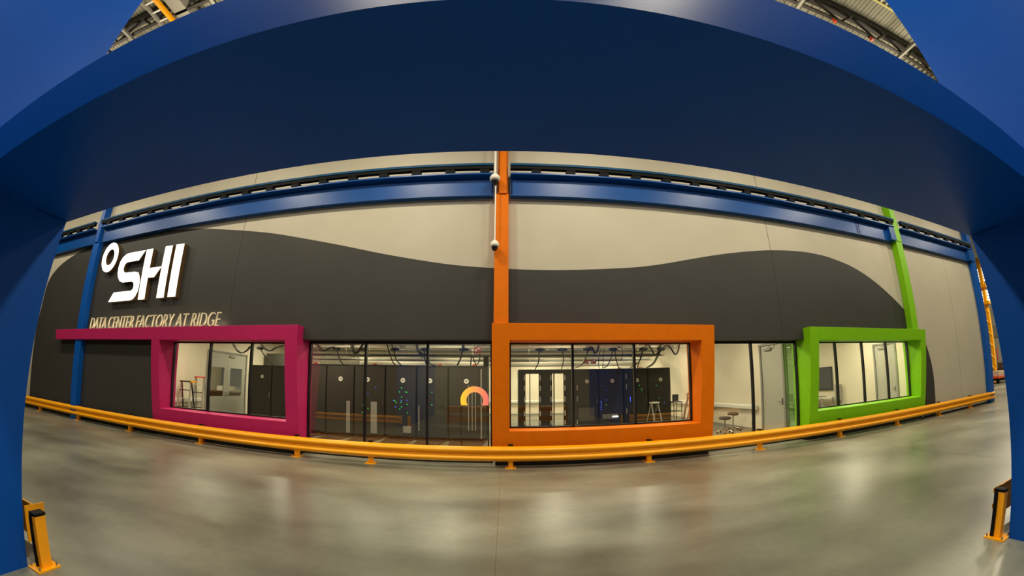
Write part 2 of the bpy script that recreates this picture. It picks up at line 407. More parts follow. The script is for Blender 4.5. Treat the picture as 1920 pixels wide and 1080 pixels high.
# ------------------------------------------------------------------ glazing (structure)
def glazing(name, x0, x1, z0, z1, mull, fw=0.045):
    o = MB().box(x0, x1, YG, YG + 0.012, z0, z1).build(name, GLASS); o['kind'] = 'structure'
    f = MB(); y0, y1 = YG - 0.03, YG + 0.05
    for a, b, c, d in ((x0, x1, z1 - fw, z1), (x0, x1, z0, z0 + fw * 0.8), (x0, x0 + fw * .8, z0, z1), (x1 - fw * .8, x1, z0, z1)):
        f.box(a, b, y0, y1, c, d)
    f.build('window_frame', BLACK, o)
    for x in mull: MB().box(x - 0.026, x + 0.026, y0, y1, z0, z1).build('mullion', BLACK, o)
    return o
glazing('window_1', -9.76, -5.19, 0.79, 2.715, (-8.19, -6.67))
glazing('window_2', -4.835, -0.29, 0.0, 2.735, (-3.295, -1.78), 0.06)
glazing('window_3', 0.08, 4.515, 0.79, 2.715, (1.517, 3.01))
glazing('window_4', 4.872, 8.078, 0.0, 2.735, (6.42,), 0.06)
glazing('window_5', 8.42, 14.01, 0.79, 2.715, (9.81, 11.18, 12.59), 0.04)
o = MB().box(8.30, 8.312, 7.84, 8.34, 0.02, 2.88).build('window_6', GGLASS); o['kind'] = 'structure'
fr = MB().box(8.27, 8.34, 8.33, 8.37, 0, 2.9); fr.box(8.27, 8.34, 7.8, 8.37, 2.86, 2.92); fr.build('window_frame', FRAMEG, o)

# ------------------------------------------------------------------ columns
def column(name, parts, m, label):
    x0, x1 = parts[0][0], parts[0][1]
    t = thing(name, ((x0 + x1) / 2, YW - 0.1, parts[0][4]), label, 'column')
    a = parts[0]; MB().box(*a[:4], a[4], a[5]).build('column_casing', m, t, bevel=0.006)
    a = parts[1]; MB().box(*a[:4], a[4], a[5]).build('column_flange', m, t)
    w = MB(); w.box(a[0] - 0.03, a[0] - 0.012, a[2] + 0.05, a[3] + 0.0, a[4], a[5]); w.box(a[1] + 0.012, a[1] + 0.03, a[2] + 0.05, a[3], a[4], a[5]); w.build('column_rib', m, t)
    return t
column('column', [(-0.255, 0.058, 7.14, 7.34, 3.05, 6.17), (-0.165, 0.012, 7.10, 7.34, 6.17, 9.5)], ORAN, 'orange column rising from the orange window surround')
column('column', [(13.52, 13.92, 7.12, 7.34, 3.05, 6.17), (13.58, 13.90, 7.10, 7.34, 6.17, 9.5)], GREE, 'lime green column rising from the green window surround')
column('column', [(-14.85, -14.44, 7.16, 7.34, 0.0, 6.17), (-14.74, -14.50, 7.12, 7.34, 6.17, 9.5)], BLUE, 'blue column behind the magenta beam left of the lit letters')
column('column', [(20.33, 20.80, 7.16, 7.34, 0.0, 6.17), (20.38, 20.76, 7.12, 7.34, 6.17, 9.5)], BLUE, 'blue column at the far right corner of the facade')

# ------------------------------------------------------------------ crane runway beams
def crane_beam(x0, x1, label, nbr, stiff=False, bolts=None):
    t = thing('crane_runway_beam', ((x0 + x1) / 2, 7.2, 6.16), label, 'crane beam', 'blue crane runway beams on the facade')
    MB().box(x0, x1, 7.20, 7.24, 6.17, 6.66).build('web', BLUEB, t)
    MB().box(x0, x1, 7.02, 7.34, 6.655, 6.70).build('top_flange', BLUEB, t, bevel=0.004)
    MB().box(x0, x1, 7.185, 7.34, 6.15, 6.17).build('bottom_flange', BLUEB, t)
    MB().prism([(6.98, 6.89), (7.12, 6.89), (7.12, 6.95), (7.0, 6.96), (6.98, 6.95)], 'x', x0, x1).build('conductor_rail', TEAL, t)
    MB().box(x0, x1, 7.0, 7.10, 6.805, 6.888).build('shadow_strip', BLACKR, t)  # black bar put in as the shadow below the conductor rail
    n = nbr[1]
    for k in range(n):
        x = nbr[0] + 0.835 * k
        if x0 < x < x1:
            b = MB().box(x - 0.11, x + 0.11, 7.01, 7.2, 6.70, 6.806)
            b.build('bracket', BLACKR, t)
    if stiff:
        MB().box(x1 - 0.34, x1, 7.06, 7.24, 6.165, 6.655).build('end_plate', BLUEB, t)
    for xe, s in ((x0, 1), (x1, -1)):
        for k in range(7): MB().cyl((xe + s * 0.035, 7.20, 6.22 + k * 0.062), (xe + s * 0.035, 7.175, 6.22 + k * 0.062), 0.016, 6).build('bolt', BLACKR, t)
    if bolts:
        for c_ in (0, 0.12):
            for k in range(8): MB().cyl((bolts + c_, 7.20, 6.2 + k * 0.055), (bolts + c_, 7.18, 6.2 + k * 0.055), 0.014, 6).build('bolt', BLACKR, t)
    return t
crane_beam(-24, -14.86, 'short piece of blue crane beam left of the blue column', (-23.9 + .3, 12))
crane_beam(-14.36, -0.30, 'blue crane beam between the blue column and the orange column', (-13.87, 17))
crane_beam(0.10, 13.50, 'blue crane beam between the orange column and the green column', (0.72, 16), True, 11.35)
crane_beam(14.0, 20.30, 'blue crane beam right of the green column', (14.4, 9), True)

# ------------------------------------------------------------------ dome cameras and their conduit
pipe = MB(); pipe.cyl((-0.245, 7.02, 4.86), (-0.245, 7.02, 6.5), 0.017, 10); pipe.cyl((-0.262, 7.0, 6.62), (-0.262, 7.0, 9.4), 0.03, 12)
tag(pipe.build('conduit_pipe', WHITE), 'thin white conduit pipe down the left edge of the orange column', 'pipe')
def dome_camera(x, z, s, label):
    t = thing('dome_camera', (x, 6.98, z - 0.2 * s), label, 'security camera', 'white dome cameras on the orange column')
    MB().lathe((x, 6.98, z), [(0.0, 0.10 * s), (0.05 * s, 0.10 * s), (0.09 * s, 0.06 * s), (0.125 * s, 0.0), (0.125 * s, -0.06 * s), (0.10 * s, -0.09 * s), (0.0, -0.09 * s)]).build('housing', WHITE, t)
    MB().lathe((x, 6.98, z - 0.09 * s), [(0.088 * s, 0.0), (0.084 * s, -0.05 * s), (0.06 * s, -0.09 * s), (0.03 * s, -0.11 * s), (0.0, -0.115 * s)]).build('smoked_dome', DOME, t)
dome_camera(-0.262, 6.52, 0.98, 'upper white dome camera at the height of the crane beam')
dome_camera(-0.245, 4.79, 0.80, 'lower white dome camera halfway down the orange column')

# ------------------------------------------------------------------ lit logo letters
YL = 7.2
def lit(name, polys, label, hole=None):
    xs = [p[0] for q in polys for p in q]; zs = [p[1] for q in polys for p in q]
    t = thing(name, ((min(xs) + max(xs)) / 2, YW - 0.01, min(zs)), label, 'lit letter', 'lit white letters on the charcoal wall')
    f = MB(); r = MB()
    for q in polys:
        n = len(q)
        if hole is None:
            r.prism(q, 'y', YL + 0.012, YW - 0.006)
            f.prism(q, 'y', YL, YL + 0.012)
    if hole:
        o_, i_ = polys[0], hole; n = len(o_)
        for m_, ya, yb in ((r, YL + 0.012, YW - 0.006), (f, YL, YL + 0.012)):
            vs = [(x, ya, z) for x, z in o_] + [(x, ya, z) for x, z in i_] + [(x, yb, z) for x, z in o_] + [(x, yb, z) for x, z in i_]
            fs = []
            for k in range(n):
                j = (k + 1) % n
                fs += [(k, j, n + j, n + k), (2 * n + j, 2 * n + k, 3 * n + k, 3 * n + j), (j, k, 2 * n + k, 2 * n + j), (n + k, n + j, 3 * n + j, 3 * n + k)]
            m_.add(vs, fs)
    f.build('lit_face', LETTER, t); r.build('letter_return', LETSIDE, t)
RO = [(-13.475 + 0.505 * math.cos(2 * PI * k / 40), 5.51 + 0.525 * math.sin(2 * PI * k / 40)) for k in range(40)]
RI = [(-13.465 + 0.27 * math.cos(2 * PI * k / 40), 5.51 + 0.285 * math.sin(2 * PI * k / 40)) for k in range(40)]
lit('sign_ring', [RO], 'white lit ring at the upper left of the lit letters', hole=RI)
Sp = [(x - 0.035 if x > -11.5 else x, z) for x, z in [(-11.32, 5.53), (-12.20, 5.53), (-12.42, 5.505), (-12.60, 5.41), (-12.71, 5.27), (-12.745, 5.08), (-12.72, 4.88), (-12.64, 4.73), (-12.50, 4.60), (-12.32, 4.545), (-11.80, 4.54), (-11.69, 4.51), (-11.625, 4.44), (-11.605, 4.35), (-11.64, 4.27), (-11.73, 4.235), (-12.74, 4.233), (-12.99, 3.93), (-11.72, 3.93), (-11.55, 3.96), (-11.40, 4.05), (-11.31, 4.19), (-11.285, 4.36), (-11.30, 4.55), (-11.37, 4.70), (-11.50, 4.81), (-11.70, 4.85), (-12.24, 4.86), (-12.36, 4.90), (-12.42, 4.98), (-12.43, 5.07), (-12.38, 5.17), (-12.27, 5.22), (-11.62, 5.225)]]
lit('sign_letter', [Sp], 'large lit letter S')
lit('sign_letter', [[(-11.285, 5.54), (-10.945, 5.54), (-10.93, 4.905), (-10.325, 4.905), (-10.60, 4.597), (-10.925, 4.597), (-10.91, 3.93), (-11.245, 3.93)], [(-10.31, 5.54), (-9.98, 5.54), (-9.95, 3.935), (-10.29, 3.935)]], 'large lit letter H with an open crossbar')
lit('sign_letter', [[(-9.80, 5.54), (-9.44, 5.54), (-9.41, 3.937), (-9.76, 3.937)]], 'large lit letter I, the last of the logo')

# small letters standing on the magenta beam
cu = bpy.data.curves.new('t', 'FONT'); cu.body = 'DATA CENTER FACTORY AT RIDGE'; cu.size = 1; cu.extrude = 0.02; cu.offset = -0.02; cu.resolution_u = 4
to = bpy.data.objects.new('t', cu); COL.objects.link(to); bpy.context.view_layer.update()
me = to.evaluated_get(bpy.context.evaluated_depsgraph_get()).to_mesh()
V = [tuple(v.co) for v in me.vertices]; F = [tuple(p.vertices) for p in me.polygons]
par = list(range(len(V)))
def find(a):
    while par[a] != a: par[a] = par[par[a]]; a = par[a]
    return a
# merge coincident vertices so that each letter is one island
key = {}
for i, v in enumerate(V):
    k = (round(v[0], 4), round(v[1], 4), round(v[2], 4))
    if k in key: par[find(i)] = find(key[k])
    else: key[k] = i
for f in F:
    for a in f[1:]: par[find(a)] = find(f[0])
isl = {}
for f in F: isl.setdefault(find(f[0]), []).append(f)
bpy.data.objects.remove(to)
x0 = min(v[0] for v in V); x1 = max(v[0] for v in V); ztop = max(v[1] for v in V); zb = min(v[1] for v in V)
X0, X1, Z0, Z1, YT = -13.90, -7.36, 3.05, 3.425, 7.16
words = 'DATA CENTER FACTORY AT RIDGE'.split()
seq = [(c, w) for w in words for c in w]
isl_l = sorted(isl.values(), key=lambda fl: sum(V[i][0] for f in fl for i in f) / sum(len(f) for f in fl))
cnt = {}
for k, fl in enumerate(isl_l):
    ids = sorted({i for f in fl for i in f}); mp = {i: j for j, i in enumerate(ids)}
    b = MB()
    vs = []
    for i in ids:
        x, y, z = V[i]
        zz = Z0 + (y - zb) / (ztop - zb) * (Z1 - Z0)
        vs.append((X0 + (x - x0) / (x1 - x0) * (X1 - X0 - 0.06) + 0.16 * (zz - Z0), YT - z * 1.0, zz))
    b.add(vs, [tuple(mp[i] for i in f) for f in fl])
    c, w = seq[k] if k < len(seq) else ('X', 'X')
    n = cnt[(c, w)] = cnt.get((c, w), 0) + 1
    extra = ''
    if w.count(c) > 1: extra = ('first ' if n == 1 else 'second ')
    tag(b.build('sign_letter', TEXTM), 'small pale %sletter %s of the word %s on the magenta beam' % (extra, c, w), 'letter', 'small pale letters on the magenta beam')
strip = thing('light_strip', (-10.6, 7.28, 3.047), 'lit strip lamp lying behind the small letters on the magenta beam', 'lamp')
MB().box(-13.9, -7.3, 7.265, 7.295, 3.047, 3.065).build('strip_housing', BLACK, strip)
MB().box(-13.9, -7.3, 7.270, 7.290, 3.065, 3.070).build('strip_lens', mat('strip_lens', (255, 226, 170), 0.4, emit=9), strip)
area('strip_light', (-10.6, 7.25, 3.075), 6.6, 0.03, 16, (1, 0.86, 0.6), (PI, 0, 0))

# ------------------------------------------------------------------ guard rail in front of the facade
PROF = [(0.0, 0.0), (-0.02, 0.012), (-0.055, 0.035), (-0.082, 0.055), (-0.082, 0.095), (-0.055, 0.115), (-0.012, 0.142), (-0.006, 0.16), (-0.012, 0.178), (-0.055, 0.205), (-0.082, 0.225), (-0.082, 0.265), (-0.055, 0.285), (-0.02, 0.308), (0.0, 0.32)]
def wbeam(x0, x1, y, z, sgn=1, th=0.006, axis='x'):
    m_ = MB(); fr_ = [(y + sgn * a, z + b) for a, b in PROF]; bk = [(y + sgn * (a + th), z + b) for a, b in PROF]
    m_.strip(fr_, axis, x0, x1); m_.strip(bk[::-1], axis, x0, x1)
    for a in (x0, x1):
        for i in range(len(PROF) - 1):
            q = [fr_[i], fr_[i + 1], bk[i + 1], bk[i]]
            m_.add([(a, p[0], p[1]) for p in q], [(0, 1, 2, 3)])
    for i in (0, -1):
        q = [(x0, *fr_[i]), (x1, *fr_[i]), (x1, *bk[i]), (x0, *bk[i])]; m_.add(q, [(0, 1, 2, 3)])
    return m_
def guard_post(t, x, y, h=0.47, sgn=1):
    p = MB().box(x - 0.05, x + 0.05, y - 0.05 * 1, y + 0.05, 0.012, h).build('post', YELL, t, bevel=0.006)
    MB().box(x - 0.054, x + 0.054, y - 0.054, y + 0.054, h, h + 0.03).build('cap', BLACKR, p, bevel=0.01)
    b = MB().box(x - 0.115, x + 0.115, y - 0.115, y + 0.095, 0.0, 0.014); b.cur = 1
    for dx in (-0.09, 0.09):
        for dy in (-0.09, 0.07): b.cyl((x + dx, y + dy, 0.01), (x + dx, y + dy, 0.045), 0.009, 8)
    b.build('base_plate', [YELL, STEEL], p)
    return p
g = thing('guard_rail', (2, 7.24, 0), 'long yellow corrugated guard rail along the foot of the coloured facade', 'guard rail')
wbeam(-24, 20.8, 7.18, 0.147).build('rail_beam', YELL, g)
for x in (-23.6, -20.7, -17.6, -14.35, -11.1, -7.93, -4.83, -2.95, 0.10, 3.15, 6.22, 9.25, 12.25, 15.2, 18.1, 20.62):
    guard_post(g, x, 7.235)
    b = MB()
    for z in (0.30,):
        b.lathe((x, 0, 0), [(0, 0)], 3)
        b = MB().cyl((x - 0.02, 7.176, z), (x - 0.02, 7.155, z), 0.022, 8)
    b.build('splice_bolt', YELL, g)

# guard rails at the foot of the portal (their ends reach into the picture)
g = thing('guard_rail', (-7, 1.62, 0), 'yellow guard rail left of the portal with black capped end post', 'guard rail')
wbeam(-9.6, -4.27, 1.67, 0.135, -1).build('rail_beam', YELL, g)
MB().box(-4.27, -4.258, 1.56, 1.75, 0.14, 0.48).build('end_plate', YELL, g)
for x in (-3.955, -6.4, -9.3): guard_post(g, x, 1.56, 0.47)
MB().box(-4.02, -4.006, 1.505, 1.615, 0.02, 0.50).build('black_strip', BLACKR, g)  # narrow black strips on the end post
MB().box(-4.006, -3.965, 1.496, 1.509, 0.02, 0.47).build('black_strip', BLACKR, g)
g = thing('guard_rail', (8, 1.62, 0), 'yellow guard rail right of the portal with black capped end post', 'guard rail')
wbeam(5.1, 10.6, 1.67, 0.135, -1).build('rail_beam', YELL, g)
MB().box(4.722, 4.739, 1.575, 1.61, 0.02, 0.47).build('black_strip', BLACKR, g)  # narrow black strip on the side of the end post
for x in (4.79, 7.4, 10.3): guard_post(g, x, 1.56, 0.47)
g = thing('guard_rail', (0.1, 0.22, 0), 'two tier yellow guard rail reflected in the glass below the middle of the portal', 'guard rail')
wbeam(-2.6, 2.75, 0.20, 0.52, -1).build('rail_beam', YELL, g); wbeam(-2.6, 2.75, 0.20, 0.10, -1).build('rail_beam', YELL, g)
for x in (-2.5, 0.0, 2.65): guard_post(g, x, 0.12, 0.86)

# ================================================================== INSIDE THE ROOMS
# ---- doors
def door_yz(name, x, y0, y1, z1, face, windows=(), double=False, closer=True, handle=True):
    o = thing(name, (x, (y0 + y1) / 2, 0), None, None); o['kind'] = 'structure'
    f = MB(); s = face
    a, b = (x - 0.06 * s, x + 0.10 * s); a, b = min(a, b), max(a, b)
    f.box(a, b, y0 - 0.07, y0, 0, z1 + 0.07); f.box(a, b, y1, y1 + 0.07, 0, z1 + 0.07); f.box(a, b, y0, y1, z1, z1 + 0.07)
    f.build('door_frame', FRAMEG, o)
    leaves = [(y0 + 0.01, (y0 + y1) / 2 - 0.004), ((y0 + y1) / 2 + 0.004, y1 - 0.01)] if double else [(y0 + 0.01, y1 - 0.01)]
    for ya, yb in leaves:
        l = MB(); xa, xb = x - 0.02, x + 0.025
        if windows:
            w0, w1 = windows; m0, m1 = ya + 0.17, yb - 0.19
            l.box(xa, xb, ya, m0, 0.01, z1 - 0.01); l.box(xa, xb, m1, yb, 0.01, z1 - 0.01)
            l.box(xa, xb, m0, m1, 0.01, w0); l.box(xa, xb, m0, m1, w1, z1 - 0.01)
            lf = l.build('door_leaf', DOORG, o)
            MB().box(x, x + 0.006, m0, m1, w0, w1).build('door_pane', GLASS, lf)
        else:
            l.box(xa, xb, ya, yb, 0.01, z1 - 0.01); lf = l.build('door_leaf', DOORG, o)
        if handle:
            hy = ya + 0.08 if not double else (yb - 0.08 if ya == leaves[0][0] else ya + 0.08)
            h = MB().cyl((x - s * 0.0 - 0.02 * s, hy, 1.02), (x - 0.08 * s, hy, 1.02), 0.012, 8); h.cyl((x - 0.08 * s, hy, 1.02), (x - 0.08 * s, hy + 0.12, 1.02), 0.011, 8); h.box(min(x - 0.02 * s, x - 0.03 * s), max(x - 0.02 * s, x - 0.03 * s), hy - 0.025, hy + 0.025, 0.93, 1.12)
            h.build('door_handle', STEEL, lf)
    if closer:
        c = MB(); yc = y1 - 0.35 if not double else (y0 + y1) / 2 + 0.25
        xx = sorted((x - 0.03 * s, x - 0.09 * s)); c.box(xx[0], xx[1], yc - 0.16, yc + 0.16, z1 - 0.16, z1 - 0.09)
        c.tube([(x - 0.06 * s, yc, z1 - 0.07), (x - 0.16 * s, yc - 0.2, z1 - 0.05), (x - 0.04 * s, yc - 0.34, z1 + 0.02)], 0.012, 6)
        c.build('door_closer', FRAMEG, o)
    return o
door_yz('door_1', -12.27, 11.42, 13.78, 2.79, -1, windows=(0.94, 2.17), double=True)
door_yz('door_2', 8.27, 8.43, 9.39, 2.77, 1)
door_yz('door_3', 14.92, 8.73, 9.65, 2.77, 1)

# ---- server racks
FSHADE = mat('brown_floor_shade', (58, 46, 34), 0.6, noise=0.2, nscale=10)  # brown tone for shaded floor with the rail's reflection in it
def badge(t, x, y, z):
    b = MB(); b.cyl((x, y, z), (x, y - 0.006, z), 0.075, 20, smooth=False); bb = b.build('badge', WHITE, t)
    m_ = MB()
    m_.prism([(x, z - 0.035), (x + 0.012, z - 0.01), (x + 0.045, z + 0.03), (x + 0.02, z + 0.028), (x, z + 0.008), (x - 0.02, z + 0.028), (x - 0.045, z + 0.03), (x - 0.012, z - 0.01)], 'y', y - 0.010, y - 0.006)
    m_.build('badge_mark', BLACK, bb)
def rack(x0, x1, y, label, bx=None, z1=2.35, leds=0, group='black server racks in the front row', depth=1.1, seam=None, slots=False, mat_=RACKD):
    t = thing('server_rack', ((x0 + x1) / 2, y + depth / 2, 0), label, 'server rack', group)
    MB().box(x0 + 0.005, x1 - 0.005, y + 0.03, y + depth, 0.06, z1).build('cabinet', RACK, t, bevel=0.005)
    d = MB(); xm = (x0 + x1) / 2; w = (x1 - x0) / 2 - 0.03
    d.prism([(xm - w, y + 0.025), (xm - w, y + 0.0), (xm - w * 0.5, y - 0.02), (xm + w * 0.5, y - 0.02), (xm + w, y), (xm + w, y + 0.025)], 'z', 0.12, z1 - 0.06)
    d.build('rack_door', mat_, t)
    for cx in (x0 + 0.12, x1 - 0.12):
        for cy in (y + 0.12, y + depth - 0.12): MB().cyl((cx, cy, 0), (cx, cy, 0.06), 0.03, 10).build('levelling_foot', STEEL, t)
    if y < 11: MB().hexa([(x0 + 0.06, y - 0.02, 0.002), (x0 + 0.2, y - 1.5, 0.002), (x1 - 0.22, y - 1.5, 0.002), (x1 - 0.06, y - 0.02, 0.002)], [(x0 + 0.06, y - 0.02, 0.03), (x0 + 0.2, y - 1.5, 0.012), (x1 - 0.22, y - 1.5, 0.012), (x1 - 0.06, y - 0.02, 0.03)]).build('floor_shade_sheet', FSHADE, t)  # added sheet: floor shade before the front racks, painted dark brown
    if bx is not None: badge(t, bx, y - 0.02, 1.872)
    MB().box(x1 - 0.09, x1 - 0.07, y - 0.03, y, 1.0, 1.22).build('rack_handle', STEEL, t)
    rr = random.Random(int(abs(x0) * 100))
    for k in range(leds):
        lx = xm + rr.choice((-0.18, 0.0, 0.2)) + rr.uniform(-0.05, 0.05); lz = rr.uniform(0.8, 1.75)
        MB().box(lx - 0.012, lx + 0.012, y - 0.026, y - 0.018, lz, lz + 0.014).build('status_light', LEDG if rr.random() < 0.8 else LEDB, t)
    if seam:
        for s0, s1, za, zb_ in seam: MB().box(s0, s1, y - 0.034, y - 0.018, za, zb_).build('white_side_panel', GREYB, t)
    return t
rack(-6.98, -5.95, 10.6, 'black server rack at the left end of the front row beside the magenta surround')
rack(-5.95, -4.92, 10.6, 'front row server rack with a badge, left of the first black mullion', -5.41, seam=[(-5.17, -5.11, .13, 1.16), (-5.10, -5.045, .13, 1.16)])
rack(-4.92, -3.84, 10.6, 'front row server rack whose badge sits right behind the left mullion', -4.44, leds=6, seam=[(-4.31, -4.10, .16, 1.17)])
rack(-3.84, -2.80, 10.6, 'front row server rack with many green lights', -3.24, leds=16, seam=[(-3.22, -2.96, 0.22, 0.44)])
rack(-2.80, -1.78, 10.6, 'front row server rack whose badge sits at the right mullion', -2.36, leds=2, seam=[(-2.72, -2.69, .3, 1.1)])
t = rack(-1.78, -0.55, 10.6, 'front row server rack behind the illuminated arch', -1.21, leds=0)
for x in (-1.14, -1.03, -0.93): MB().box(x - 0.014, x + 0.014, 10.555, 10.575, 0.35, 1.75).build('vertical_cable_duct', GREYB, t)
MB().box(-0.77, -0.73, 10.55, 10.58, 0.1, 2.25).build('door_edge_strip', GREYB, t)
for lb, x0, x1, bx, k in (('server rack with one badge seen through the right pane of the magenta window', -11.0, -9.85, -10.35, 1), ('dark server rack beside the badge rack, behind the magenta window', -9.85, -8.8, None, 0), ('server rack half hidden by the right jamb of the magenta surround', -8.8, -7.75, None, 0)):
    rack(x0, x1, 12.75, lb, bx, group='black server racks seen in the magenta window')
# open racks of the second row
def open_rack(x0, x1, y, label, pan):
    t = thing('server_rack', ((x0 + x1) / 2, y + 0.5, 0), label, 'server rack', 'open see-through server racks')
    f = MB(); z1 = 2.35
    f.box(x0, x1, y, y + 1.0, z1 - 0.14, z1)
    f.box(x0, x0 + 0.05, y, y + 1.0, 0.05, z1 - .14)
    f.box(x1 - 0.05, x1, y, y + 1.0, 0.05, z1 - .14)
    f.box(x0, x1, y, y + 1.0, 0.03, 0.10)
    f.build('rack_frame', RACK, t)
    for a, b in pan['solid']: MB().box(a, b, y + 0.01, y + 0.09, 0.1, z1 - 0.14).build('equipment_post', RACK, t)
    for x in pan['slots']:
        for za, zb_ in ((1.93, 2.13), (1.54, 1.73), (1.11, 1.31), (0.58, 0.78), (0.24, 0.40)):
            MB().box(x - 0.02, x + 0.02, y - 0.004, y + 0.012, za, zb_).build('slot_light_gap', WHITE, t)
    return t
open_rack(0.48, 1.53, 13.0, 'open see-through rack at the left end of the row in the orange window', {'solid': [(0.53, 0.745), (0.895, 0.925), (1.25, 1.50)], 'slots': [0.70, 1.30]})
open_rack(1.53, 2.56, 13.0, 'open see-through rack, second in the row in the orange window', {'solid': [(1.56, 1.76), (1.815, 1.85), (2.205, 2.55)], 'slots': [1.71, 2.25]})
t = rack(2.56, 3.58, 13.0, 'server rack with a grey lower panel behind the left mullion of the orange window', 3.11, group='black server racks in the orange window')
MB().box(2.76, 3.39, 12.955, 12.98, 0.36, 0.86).build('lower_panel', mat('grey_screen', (92, 88, 76), .5), t)
for x in (2.72,):
    for za, zb_ in ((1.54, 1.73), (1.11, 1.31), (0.24, 0.40)): MB().box(x - 0.015, x + 0.015, 12.972, 12.985, za, zb_).build('slot_light_gap', WHITE, t)
t = rack(3.58, 4.60, 13.0, 'server rack with a lit blade unit near its foot, in the orange window', 4.13, leds=3, group='black server racks in the orange window')
e = MB()
for k in range(9): e.box(3.72 + k * 0.07, 3.775 + k * 0.07, 12.955, 12.98, 0.40, 0.59)
e.build('blade_unit', GREYB, t); MB().box(4.11, 4.35, 12.945, 12.955, 0.46, 0.51).build('status_light', LEDW, t)
for k in range(5): MB().box(3.66, 3.675, 12.97, 12.98, 0.75 + k * 0.08, 0.78 + k * 0.08).build('status_light', LEDB, t)
t = rack(4.60, 5.64, 13.0, 'server rack with blue and green lights by the right mullion of the orange window', 5.17, leds=4, group='black server racks in the orange window')
for k in range(4): MB().box(4.86, 4.88, 12.97, 12.98, 1.05 + k * 0.05, 1.075 + k * 0.05).build('status_light', LEDB, t)
for za, zb_ in ((1.93, 2.13), (1.54, 1.73), (0.58, 0.78)): MB().box(4.70, 4.72, 12.97, 12.98, za, zb_).build('slot_light_gap', WHITE, t)
t = rack(5.64, 6.67, 13.0, 'server rack at the right end of the row in the orange window', 6.20, leds=3, group='black server racks in the orange window')

# red connectors lying on the racks
for i, (x, y, z, lb) in enumerate(((-6.45, 10.75, 2.355, 'red plug lying on the leftmost front row rack'), (-4.25, 10.75, 2.355, 'orange red plug on the rack right of the left mullion'), (-2.05, 10.75, 2.355, 'red plug on the rack right of the right mullion'), (-0.95, 10.75, 2.355, 'small red plug on the rack behind the arch'), (-8.75, 12.9, 2.355, 'red plug on the rack in the magenta window'), (4.5, 13.1, 2.355, 'red plug on the rack behind the orange window mullion'), (5.4, 13.1, 2.355, 'red plug near the right end of the orange window racks'))):
    t = thing('power_plug', (x, y, z), lb, 'plug', 'red power plugs on the racks')
    MB().cyl((x - 0.08, y, z + 0.025), (x + 0.04, y + 0.03, z + 0.03), 0.025, 10, 0.02).build('plug_body', RED, t)
    MB().cyl((x + 0.04, y + 0.03, z + 0.03), (x + 0.16, y - 0.04, z + 0.012), 0.016, 8, 0.008).build('plug_tip', WHITE, t)

# ---- overhead busway and wire trays
def basket(y, x0, x1, z0, z1, w, label):
    t = thing('wire_cable_tray', ((x0 + x1) / 2, y, z0), label, 'cable tray', 'wire cable trays above the racks')
    m_ = MB()
    x = x0
    while x <= x1:
        m_.box(x - 0.004, x + 0.004, y - w / 2, y - w / 2 + 0.008, z0, z1); m_.box(x - 0.004, x + 0.004, y + w / 2, y + w / 2 + 0.008, z0, z1); m_.box(x - 0.004, x + 0.004, y - w / 2, y + w / 2, z0 - 0.008, z0)
        x += 0.11
    for z in (z0, z0 + (z1 - z0) * 0.35, z0 + (z1 - z0) * .7):
        for yy in (y - w / 2, y + w / 2): m_.box(x0, x1, yy - 0.004, yy + 0.004, z - 0.005, z + 0.005)
    for k in range(1, 4): m_.box(x0, x1, y - w / 2 + w * k / 4 - 0.004, y - w / 2 + w * k / 4 + 0.004, z0 - 0.008, z0)
    m_.build('wire_mesh', GALV, t)
    r = MB()
    for yy in (y - w / 2, y + w / 2): r.box(x0, x1, yy - 0.012, yy + 0.012, z1 - 0.012, z1 + 0.012); 
    r.box(x0, x1, y - w / 2 - .012, y - w / 2 + .012, z0 - 0.014, z0 + 0.010)
    r.build('side_wire', JOIST, t)
    x = x0 + 0.4
    while x < x1:
        for yy in (y - w / 2 - 0.02, y + w / 2 + 0.02): MB().cyl((x, yy, z0 - 0.03), (x, yy, 3.72), 0.006, 6).build('hanger_rod', GALV, t)
        x += 2.4
    # bundle of data cables lying in the tray
    cb = MB(); rr = random.Random(int(y * 10))
    for k in range(7):
        yy = y - w / 2 + 0.05 + (w - 0.1) * k / 6
        pts = [(x0 + 0.1 + (x1 - x0 - 0.2) * j / 16, yy + rr.uniform(-0.015, 0.015), z0 + 0.02 + rr.uniform(0, 0.02)) for j in range(17)]
        cb.tube(pts, 0.014, 6)
    cb.build('cable_bundle', CABLE if int(y) % 2 else mat('blue_grey_cable', (70, 76, 90), .5), t)
basket(11.55, -8.2, 6.45, 3.02, 3.26, 0.7, 'nearest and highest wire tray above the server racks')
basket(12.6, -9.0, 6.1, 2.80, 2.98, 0.5, 'middle wire tray above the second row of racks')
basket(14.6, -9.0, 6.5, 2.76, 2.95, 0.5, 'farthest wire tray, the lowest one in view above the racks')
basket(10.15, -7.6, 6.0, 3.08, 3.26, 0.4, 'foremost wire tray just under the window head')
basket(17.2, -7.0, 7.6, 3.02, 3.25, 0.6, 'wire tray near the far back wall')
for y, z, lb in ((11.0, 2.94, 'bright aluminium busway right above the front row of racks'), (13.9, 2.86, 'second aluminium busway behind the first one')):
    t = thing('power_busway', (-1, y, z), lb, 'busway', 'aluminium busways above the racks')
    MB().box(-7.9, 6.3, y - 0.05, y + 0.05, z, z + 0.085).build('busway_rail', ALU, t, bevel=0.008)
    for x in (-6.5, -3.4, -0.4, 2.7, 5.7): MB().box(x - 0.1, x + 0.1, y - 0.06, y + 0.06, z - 0.01, z + 0.095).build('joint_cover', GREYB, t)
    for x in (-6.9, -4.1, -1.2, 1.7, 4.6): MB().cyl((x, y, z + .08), (x, y, 3.72), 0.006, 6).build('hanger_rod', GALV, t)
tag(MB().box(-9.8, 7.9, 19.85, 19.97, 2.90, 3.02).build('wall_trunking', GREYB), 'grey trunking high on the far back wall', 'trunking')

